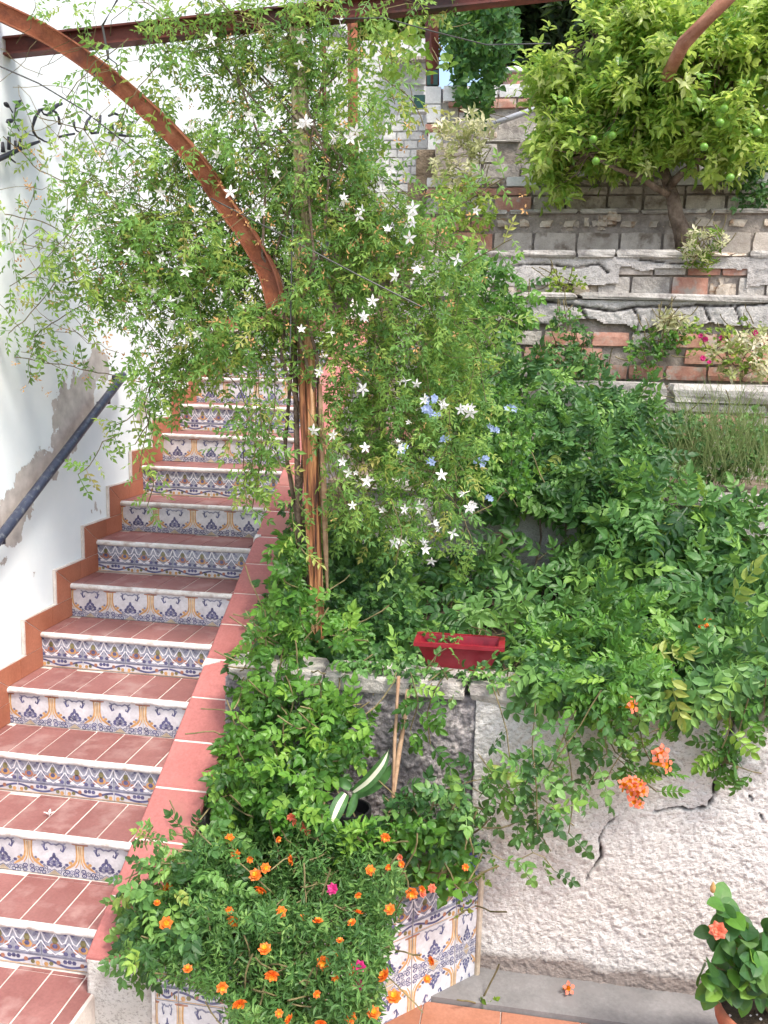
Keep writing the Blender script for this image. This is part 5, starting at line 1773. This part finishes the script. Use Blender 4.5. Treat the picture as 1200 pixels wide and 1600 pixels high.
frm = MB(); frm.lathe([(0, -.032), (.018, -.028), (.030, -.012), (.033, .002), (.028, .018), (.015, .030), (0, .033)], (0, 0, 0), 14)
frm.V = [v * .85 for v in frm.V]
fme = frm.mesh('fruit', M['fruit'], smooth=True)
for (x, y) in ((927, 218), (957, 212), (931, 252), (1100, 230), (1183, 207), (1141, 278), (1131, 170), (1125, 192), (884, 158)):
    P_ = at(x, y, 1, YT - .78 if x > 1000 else YT - .62)
    link('fruit', fme, ct, tuple(P_ - np.array(ct.location)))

# ------------------------------------------------------------------ BACKGROUND TREES AND VINES
def tree(label, px, py, rx, ry, Y, n, dy=1.2, tz=None, mat='treeleaf', sc=1.6, key='tree'):
    C0 = at(px, py, 1, Y)
    zb_ = zH0 - .15
    t = thing('tree', label, 'tree', (C0[0], Y, zb_))
    b = MB(); b.tube([(C0[0], Y, zb_), (C0[0] + .1, Y, (zb_ + C0[2]) / 2), (C0[0] - .1, Y + .1, C0[2])], [.16, .12, .06], 8)
    for k in range(9):
        u = rv(); u[2] = abs(u[2]); u /= np.linalg.norm(u)
        ex_ = (at(px + rx, py, 1, Y) - C0)[0]
        b.tube([(C0[0], Y, (zb_ * .5 + C0[2] * .5)), (C0[0] + u[0] * ex_ * .4, Y + u[1] * .4, C0[2]), C0 + u * [ex_ * .85, dy * .8, ex_ * .5]], [.06, .04, .015], 5)
    b.obj('trunk', M['bark'], t, smooth=True)
    ex_ = (at(px + rx, py, 1, Y) - C0)[0]; ez_ = (at(px, py - ry, 1, Y) - C0)[2]
    L_ = Leaves(key, mat)
    nc = max(14, n // 40)
    for c in range(nc):
        u = rng.normal(0, 1, 3); u /= np.linalg.norm(u); cc_ = C0 + u * rng.uniform(.35, 1) * [ex_, dy, ez_]
        for k in range(n // nc):
            p = cc_ + rv(.16) * [1.3, 1, 1]
            if p[2] < zb_: continue
            L_.put(p, rv() + [0, 0, -.3], np.array([0, 0, 1]) + rv(.5), sc * rnd.uniform(.7, 1.2))
    L_.build(t, 60, mass='crown')
    return t


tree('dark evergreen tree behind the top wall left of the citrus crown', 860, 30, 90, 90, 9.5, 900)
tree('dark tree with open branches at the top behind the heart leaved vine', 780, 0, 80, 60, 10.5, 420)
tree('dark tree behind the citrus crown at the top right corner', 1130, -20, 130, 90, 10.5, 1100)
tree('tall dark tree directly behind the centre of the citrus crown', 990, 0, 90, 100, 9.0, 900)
tree('tree with pale sunlit leaves behind the small house', 600, 20, 100, 60, 9.5, 800, mat='yel', sc=1.3)
tree('pale green tree at the upper left behind the pergola beam', 470, 30, 80, 70, 10.5, 500, mat='yel', sc=1.3)
sh = small_plant('dark_shrub', 'dark leafy shrub at the right edge beneath the citrus crown', 'round', 'dark', [(1140, 240), (1215, 230), (1215, 330), (1150, 310)], 260, 5.2, (-.3, .3), 1.1, 40, cat='shrub')
iv = thing('ivy', 'heart leaved vine hanging in a tall column beside the gate pillar', 'climbing plant', tuple(at(750, 200, 1, 6.1)))
poly7 = [(690, 10), (800, -20), (812, 60), (790, 120), (770, 150), (760, 190), (740, 205), (735, 180), (700, 150), (715, 90), (690, 60)]
L1 = bank('ivy', 'ivy', poly7, 420, 1.05, off=(-.3, .2), Yf=lambda y: 6.1, up=(0, -.8, .5)); L1.build(iv, 150)
vine_stems(iv, poly7, 30, Yf=lambda y: 6.1)
fp = small_plant('grape_vine', 'large translucent vine leaves hanging below the pergola beam', 'ivy', 'yel', [(560, 40), (720, 40), (700, 110), (600, 120)], 22, 4.5, (-.3, .2), 1.2, 40)
fp2 = small_plant('leafy_bush', 'yellow leaved shrub glowing in the sun beside the small house', 'round', 'yel', [(520, 60), (660, 60), (650, 170), (610, 240), (540, 250)], 160, 5.4, (-.3, .3), 1.1, 40)
tcot = thing('chimney', 'round white capped brick chimney behind the top wall', 'chimney', tuple(at(802, 125, 1, 8.0)))
A_ = at(802, 118, 1, 8.0)
b = MB(); b.lathe([(.11, -.5), (.11, .0)], A_, 12); b.obj('stack', M['brick'], tcot)
b = MB(); b.lathe([(0, .075), (.10, .07), (.16, .02), (.16, .0), (0, 0)], A_, 14); b.obj('cap', M['whitepaint'], tcot, smooth=True)

# ------------------------------------------------------------------ RED TROUGH, CANES, POTS
tr = thing('planter_box', 'empty crimson plastic planter trough standing on the low wall', 'planter', (0, 0, 0))
fl_, fr_ = at(644, 994, 1, .86), at(793, 1000, 1, .90)
zt_, zb2_ = .86, .752
FLp = np.array([at(650, 1003, 2, .875)[0], at(650, 1003, 2, .875)[1]]); FRp = np.array(at(785, 1012, 2, .875)[:2])
ud = (FRp - FLp) / np.linalg.norm(FRp - FLp); vd = np.array([-ud[1], ud[0]])
LB, DB = np.linalg.norm(FRp - FLp), .145
zt_ = .875; zb2_ = .757
def ring(ins, z, dx=0):
    c = [FLp + ud * (ins * 1.6) + vd * ins, FLp + ud * (LB - ins * 1.6) + vd * ins, FLp + ud * (LB - ins * 1.6) + vd * (DB - ins), FLp + ud * (ins * 1.6) + vd * (DB - ins)]
    return [(*p, z) for p in c]
def shell(rings, close_b=None):
    V = [p for r_ in rings for p in r_]; T = []
    for i in range(len(rings) - 1):
        for k in range(4):
            a, c = i * 4 + k, i * 4 + (k + 1) % 4
            T += [(a, c, c + 4), (a, c + 4, a + 4)]
    n = (len(rings) - 1) * 4
    T += [(n, n + 1, n + 2), (n, n + 2, n + 3)]
    return V, T
b = MB(); b.add(*shell([ring(.004, zt_ - .012), ring(.034, zb2_)])); b.add(*shell([ring(.010, zt_ - .002), ring(.036, zb2_ + .012)])); b.obj('trough', M['redplastic'], tr)
b = MB(); V, T = shell([ring(-.006, zt_ - .016), ring(-.006, zt_), ring(.010, zt_), ring(.010, zt_ - .012)]); b.add(V, T[:-2]); b.obj('rim', M['redplastic'], tr)
b = MB(); V, _ = shell([ring(.022, zb2_ + .05)]); b.add(V, [(0, 1, 2), (0, 2, 3)]); b.obj('soil', M['soil'], tr)
LT = Leaves('round', 'lush'); ltp = thing('seedling', 'small green leaves poking over the rim of the crimson trough', 'plant', tuple(at(690, 1000, 1, .98)))
for k in range(12): LT.put(at(690 + rnd.gauss(0, 16), 996 + rnd.uniform(-6, 3), 1, .93), rv() + [0, -.5, 0], np.array([0, -.3, 1]) + rv(.2), .5)
LT.build(ltp, 12)
LT = Leaves('round', 'camp'); lt2 = thing('creeper', 'leafy creeper in front of the crimson trough along the wall top', 'plant', tuple(at(700, 1050, 1, .74)))
for k in range(150):
    x = rnd.uniform(520, 860); LT.put(at(x, rnd.gauss(1046, 7) + (6 if 632 < x < 806 else -12), 1, rnd.uniform(.70, .78)), rv() + [0, -.6, -.2], np.array([0, -.4, 1]) + rv(.3), rnd.uniform(.5, .8))
LT.build(lt2, 90)
vine_stems(lt2, [(520, 1040), (860, 1040), (860, 1056), (520, 1056)], 20, Yf=lambda y: .74, r=.003, L=.12)

for lab, a_, c_, Ya, Yc, r_ in (('pale slender cane leaning against the grey wall', (622, 1056), (609, 1330), .68, .42, .0065), ('thicker brown cane crossing behind the pale one', (638, 1078), (600, 1345), .695, .47, .009)):
    t = thing('cane', lab, 'cane', (0, 0, 0)); b = MB(); A_, B_ = at(*a_, 1, Ya), at(*c_, 1, Yc)
    Q = [A_ + (B_ - A_) * s_ + rv(.0015) for s_ in np.linspace(0, 1, 9)]
    b.tube(Q, [r_ * (1.15 if k % 3 == 0 else .95) for k in range(9)], 8); b.obj('stalk', M['cane'], t, smooth=True)

# plant with broad strap leaves and a cream stripe
sp = thing('strap_leaf_plant', 'plant with broad cream-striped strap leaves beside the canes', 'plant', tuple(at(545, 1262, 1, .40)))
def strap(path, w, name='leaf', stripe=True, Y=.40, tint=.3):
    P_ = np.array([at(x, y, 1, Y + q) for x, y, q in path]); n = 14
    tq = np.linspace(0, len(P_) - 1, n); C = np.stack([np.interp(tq, range(len(P_)), P_[:, k]) for k in range(3)], 1)
    for _ in range(2): C[1:-1] = (C[:-2] + 2 * C[1:-1] + C[2:]) / 4
    V = []; T = []; mi = []
    for i, c in enumerate(C):
        t = i / (n - 1); d = C[min(i + 1, n - 1)] - C[max(i - 1, 0)]; d /= np.linalg.norm(d)
        s_ = np.cross(d, TOCAM(c)); s_ /= np.linalg.norm(s_); ww = w * (math.sin(math.pi * min(1, .12 + t * .95)) ** .6 + .04) * (1 if t < .97 else .2)
        for o_ in (-1, -.32, .32, 1): V.append(c + s_ * ww / 2 * o_ - TOCAM(c) * .010 * (1 - abs(o_)))
    b = MB()
    for i in range(n - 1):
        for k in range(3):
            a = i * 4 + k; T += [(a, a + 1, a + 5), (a, a + 5, a + 4)]; mi += [1 if (k == 1 and stripe) else 0] * 2
    me = mesh_np(name, np.array(V) - np.array(sp.location), T, [M['darkleaf'], M['stripe']], mi, smooth=True)
    link(name, me, sp)
strap([(540, 1240, 0), (530, 1256, -.05), (520, 1280, -.08), (518, 1298, -.09)], .052)
strap([(552, 1238, 0), (575, 1222, -.02), (598, 1195, -.02), (609, 1168, 0)], .046)
strap([(552, 1244, .03), (580, 1232, .03), (604, 1212, .04), (612, 1190, .05)], .040, stripe=False)
strap([(548, 1232, .02), (535, 1222, .03), (518, 1222, .05)], .035, stripe=False)
strap([(556, 1240, -.02), (550, 1262, -.04), (540, 1282, -.06)], .030, stripe=False)

pots = []
def cpot(label, px, py, Y, R_, H_, mat, name='plant_pot'):
    c = at(px, py, 1, Y); t = thing(name, label, 'pot', (c[0], c[1], c[2] - H_))
    b = MB(); b.lathe([(0, 0), (R_ * .7, 0), (R_ * .95, H_ * .82), (R_ * 1.03, H_ * .83), (R_ * 1.05, H_), (R_ * .93, H_), (R_ * .9, H_ * .85), (0, H_ * .85)], (0, 0, 0), 24)
    link('pot_body', b.mesh('pot_body', M[mat], smooth=False), t)
    return t
cpot('glossy cobalt blue pot behind the diagonal tiled side of the planter', 728, 1318, .645, .05, .16, 'bluepot')
cpot('dark blue pot half hidden by leaves at the planter edge', 655, 1380, .57, .05, .14, 'bluepot')
cpot('black plastic pot between the geranium and the orange flowers', 700, 1345, .585, .05, .16, 'blackpot')
cpot('black plastic pot holding the strap leaved plant', 548, 1262, .42, .075, .32, 'blackpot')

# ------------------------------------------------------------------ PLANTER FLOWERS
Yp = lambda y: float(np.interp(y, [1290, 1400, 1500, 1600, 1700], [.38, .12, -.10, -.24, -.3]))
ob = thing('flowering_bush', 'orange flowered bush spilling out of the tiled planter', 'shrub', tuple(at(470, 1430, 1, .15)))
poly8 = [(300, 1310), (400, 1285), (520, 1300), (600, 1330), (630, 1370), (622, 1420), (605, 1500), (590, 1560), (585, 1640), (380, 1640), (350, 1560), (300, 1540), (240, 1520), (215, 1480), (240, 1400)]
L1 = bank('fine', 'olive', poly8, 2700, 1.1, off=(-.14, .10), Yf=Yp, sprd=.7, lump=.22)
L1.build(ob, 160)
vine_stems(ob, poly8, 130, Yf=Yp, r=.0028, L=.22, dirn=(0, -.2, .2))
OF = [(360, 182), (340, 130), (427, 252), (445, 297), (549, 200), (584, 395), (636, 408), (513, 374), (355, 404), (338, 372), (811, 236), (871, 225), (770, 318), (771, 378), (877, 367), (750, 412), (710, 472), (698, 512), (655, 544), (458, 500), (482, 585), (694, 596), (745, 572), (632, 650), (506, 714), (541, 737), (746, 730), (822, 715), (891, 660), (1002, 600), (1018, 538), (950, 312), (985, 298), (860, 590), (127, 415), (97, 345), (135, 297), (200, 566), (315, 628), (372, 680), (645, 745), (503, 132), (408, 200), (460, 228), (862, 125), (1130, 225), (917, 215)]
for (x, y) in OF:
    X_, Y_ = 200 + x / 2.143, 1250 + y / 2.143
    P_ = at(X_, Y_, 1, Yp(Y_) - .17); put_flower(ob, 'or', P_ + TOCAM(P_) * rnd.uniform(-.06, .02), TOCAM(P_) + rv(.6), rnd.choice((.65, .8, .95, 1.1, 1.2)))
for (x, y) in ((685, 298), (775, 560), (770, 618)):
    X_, Y_ = 200 + x / 2.143, 1250 + y / 2.143
    P_ = at(X_, Y_, 1, Yp(Y_) - .17); put_flower(ob, 'mg', P_, TOCAM(P_) + rv(.3), .9)
lf = thing('leafy_vine', 'green compound leaved vine drooping over the parapet coping at the bottom left', 'climbing plant', tuple(at(300, 1340, 1, .15)))
Yq = lambda y: float(np.interp(y, [1280, 1400, 1500, 1560], [.30, .06, -.10, -.16]))
poly9 = [(290, 1320), (340, 1290), (400, 1300), (370, 1380), (330, 1440), (290, 1475), (230, 1480), (190, 1400), (240, 1360)]
L1 = bank('lush', 'camp', poly9, 130, .66, off=(-.14, .02), Yf=Yq)
shoots = []
for path in ([(300, 1330), (260, 1320), (225, 1300)], [(290, 1350), (240, 1350), (190, 1375)], [(230, 1330), (228, 1310), (240, 1290)], [(270, 1440), (220, 1470), (190, 1490)], [(280, 1460), (240, 1500), (205, 1530)], [(240, 1480), (215, 1510), (203, 1540)], [(210, 1360), (195, 1390), (180, 1412)], [(330, 1320), (300, 1290), (270, 1290)]):
    shoot(path, -.05, every=.032, sc=.48, r=.0025, leaves=L1)
L2 = bank('lush', 'camp', [(185, 1440), (270, 1440), (260, 1500), (215, 1545), (190, 1520)], 30, .6, off=(-.06, .02), Yf=lambda y: -.14); L1.items += L2.items
L1.build(lf, 200); stems_obj(shoots, lf, 'stems', 'twig', kind='stuff')
small_plant('leafy_bush', 'olive leaved succulent shrub in the middle of the planter', 'pale', 'lush', [(480, 1310), (540, 1290), (620, 1290), (600, 1340), (540, 1380), (490, 1350)], 90, .30, (-.12, .1), .85, 60)
small_plant('geranium', 'round leaved geranium behind the diagonal tiled side of the planter', 'ivy', 'lush', [(600, 1290), (680, 1280), (740, 1330), (735, 1400), (690, 1400), (640, 1370)], 60, .34, (-.12, .1), .62, 50, flowers={'co': [(625, 1340), (660, 1395), (675, 1388)]})
small_plant('leafy_bush', 'dark rose foliage filling the corner between the canes and the wall', 'rose', 'dark', [(620, 1240), (690, 1220), (760, 1250), (750, 1320), (640, 1310), (600, 1290)], 90, .44, (-.12, .15), .8, 60)
t_ = small_plant('red_flowered_plant', 'small plant with coral red flowers below the parapet bush', 'round', 'lush', [(440, 1270), (500, 1265), (505, 1310), (450, 1310)], 40, .36, (-.1, .1), .6, 40, flowers={'co': [(455, 1276), (461, 1287), (473, 1292), (480, 1300), (482, 1268), (360, 1313)]})
small_plant('yellow_weed', 'yellow leaved weed at the foot of the diagonal planter tiles', 'round', 'yel', [(752, 1552), (764, 1552), (762, 1572), (752, 1572)], 5, .53, (-.02, .0), .55, 5, ns=2)
small_plant('yellow_weed', 'yellow leaved sprig at the top corner of the diagonal tiles', 'round', 'yel', [(725, 1330), (790, 1340), (770, 1360), (735, 1430), (715, 1430)], 14, .55, (-.08, .0), .5, 14, ns=4)
wf_ = thing('fallen_blossom', 'white star blossom lying on a red tread near the left edge', 'flower', tuple(at(77, 1272, 2, SR + .003)))
put_flower(wf_, 'jas', at(77, 1272, 2, SR + .010), np.array([0, 0, 1.]), 1.0, 'petals')
P_ = at(888, 1553, 2, FL + .024); fb = thing('fallen_blossom', 'fallen coral trumpet blossom on the grey kerb strip', 'flower', tuple(P_))
put_flower(fb, 'tr', P_ + [0, 0, .025], np.array([.3, -.6, .5]), .8, 'petals')

# ------------------------------------------------------------------ POTTED HIBISCUS
cP = at(1196, 1560, 1, .22)
pc = np.array([at(1118, 1543, 1, .25)[0] + .20, .25, -.13])
pt = thing('terracotta_pot', 'round terracotta pot in the lower right corner', 'pot', (pc[0], pc[1], FL + .006))
H_ = pc[2] - FL - .006
b = MB(); b.lathe([(0, 0), (.125, 0), (.17, H_ * .78), (.178, H_ * .8), (.192, H_ * .82), (.198, H_), (.182, H_), (.176, H_ - .03), (0, H_ - .035)], (0, 0, 0), 40)
link('pot_body', b.mesh('pot_body', M['pot'], smooth=True), pt)
b = MB(); b.lathe([(.177, H_ - .024), (.1, H_ - .018), (0, H_ - .012)], (0, 0, 0), 20)
for k in range(90):
    a, r_ = rnd.uniform(0, 6.28), rnd.uniform(0, .17); Vb, Tb = rough_cube(k % 7, .6, .1, 1)
    b.add(Vb * rnd.uniform(.006, .014) + [r_ * math.cos(a), r_ * math.sin(a), H_ - .014], Tb, 1 if rnd.random() < .25 else 0)
link('potting_soil', b.mesh('potting_soil', [M['soil'], M['nosing']]), pt)
hb_ = thing('hibiscus', 'potted hibiscus with large glossy leaves and one coral bloom', 'plant', (pc[0], pc[1], pc[2] - .015))
LH = Leaves('hib', 'dark'); LH2 = Leaves('hib', 'lush')
runs = []
tips = [((1110, 1400), -.05), ((1130, 1420), -.02), ((1160, 1440), 0), ((1200, 1450), 0), ((1100, 1500), -.08), ((1180, 1490), -.1), ((1150, 1480), -.08), ((1215, 1500), -.05), ((1120, 1450), -.03), ((1240, 1470), 0), ((1170, 1520), -.12), ((1095, 1530), -.1)]
for (x, y), q in tips:
    T_ = at(x, y, 1, .22 + q); base = pc + [rnd.uniform(-.03, .03), rnd.uniform(-.02, .02), -.02]
    mid = (T_ + base) / 2 + [0, 0, .05]
    Q = [base, (base + mid) / 2 + rv(.01), mid, (mid + T_) / 2 + rv(.01), T_]; runs.append((np.array(Q), [.006, .005, .004, .003, .002]))
    for k in range(16):
        s_ = rnd.uniform(.3, 1.05); j = min(3, int(s_ * 4)); p = np.array(Q[j]) + (np.array(Q[min(4, j + 1)]) - Q[j]) * (s_ * 4 - j)
        (LH if rnd.random() < .6 else LH2).put(p + rv(.015), rv() + [0, -.7, -.35], np.array([0, -.5, .9]) + rv(.4), rnd.uniform(.6, 1.0))
stems_obj(runs, hb_, 'stems', 'twig', kind=None, k=6)
LH.build(hb_, 120); LH2.build(hb_, 120)
P_ = at(1122, 1454, 1, .05); put_flower(hb_, 'hi', P_, TOCAM(P_) + [-.1, 0, .1], .85)
b = MB(); b.lathe([(0, -.022), (.008, -.015), (.009, 0), (.004, .014), (0, .02)], at(1114, 1386, 1, .15) - np.array(hb_.location) + np.array(hb_.location), 8); b.obj('bud', M['driedf'], hb_, smooth=True)
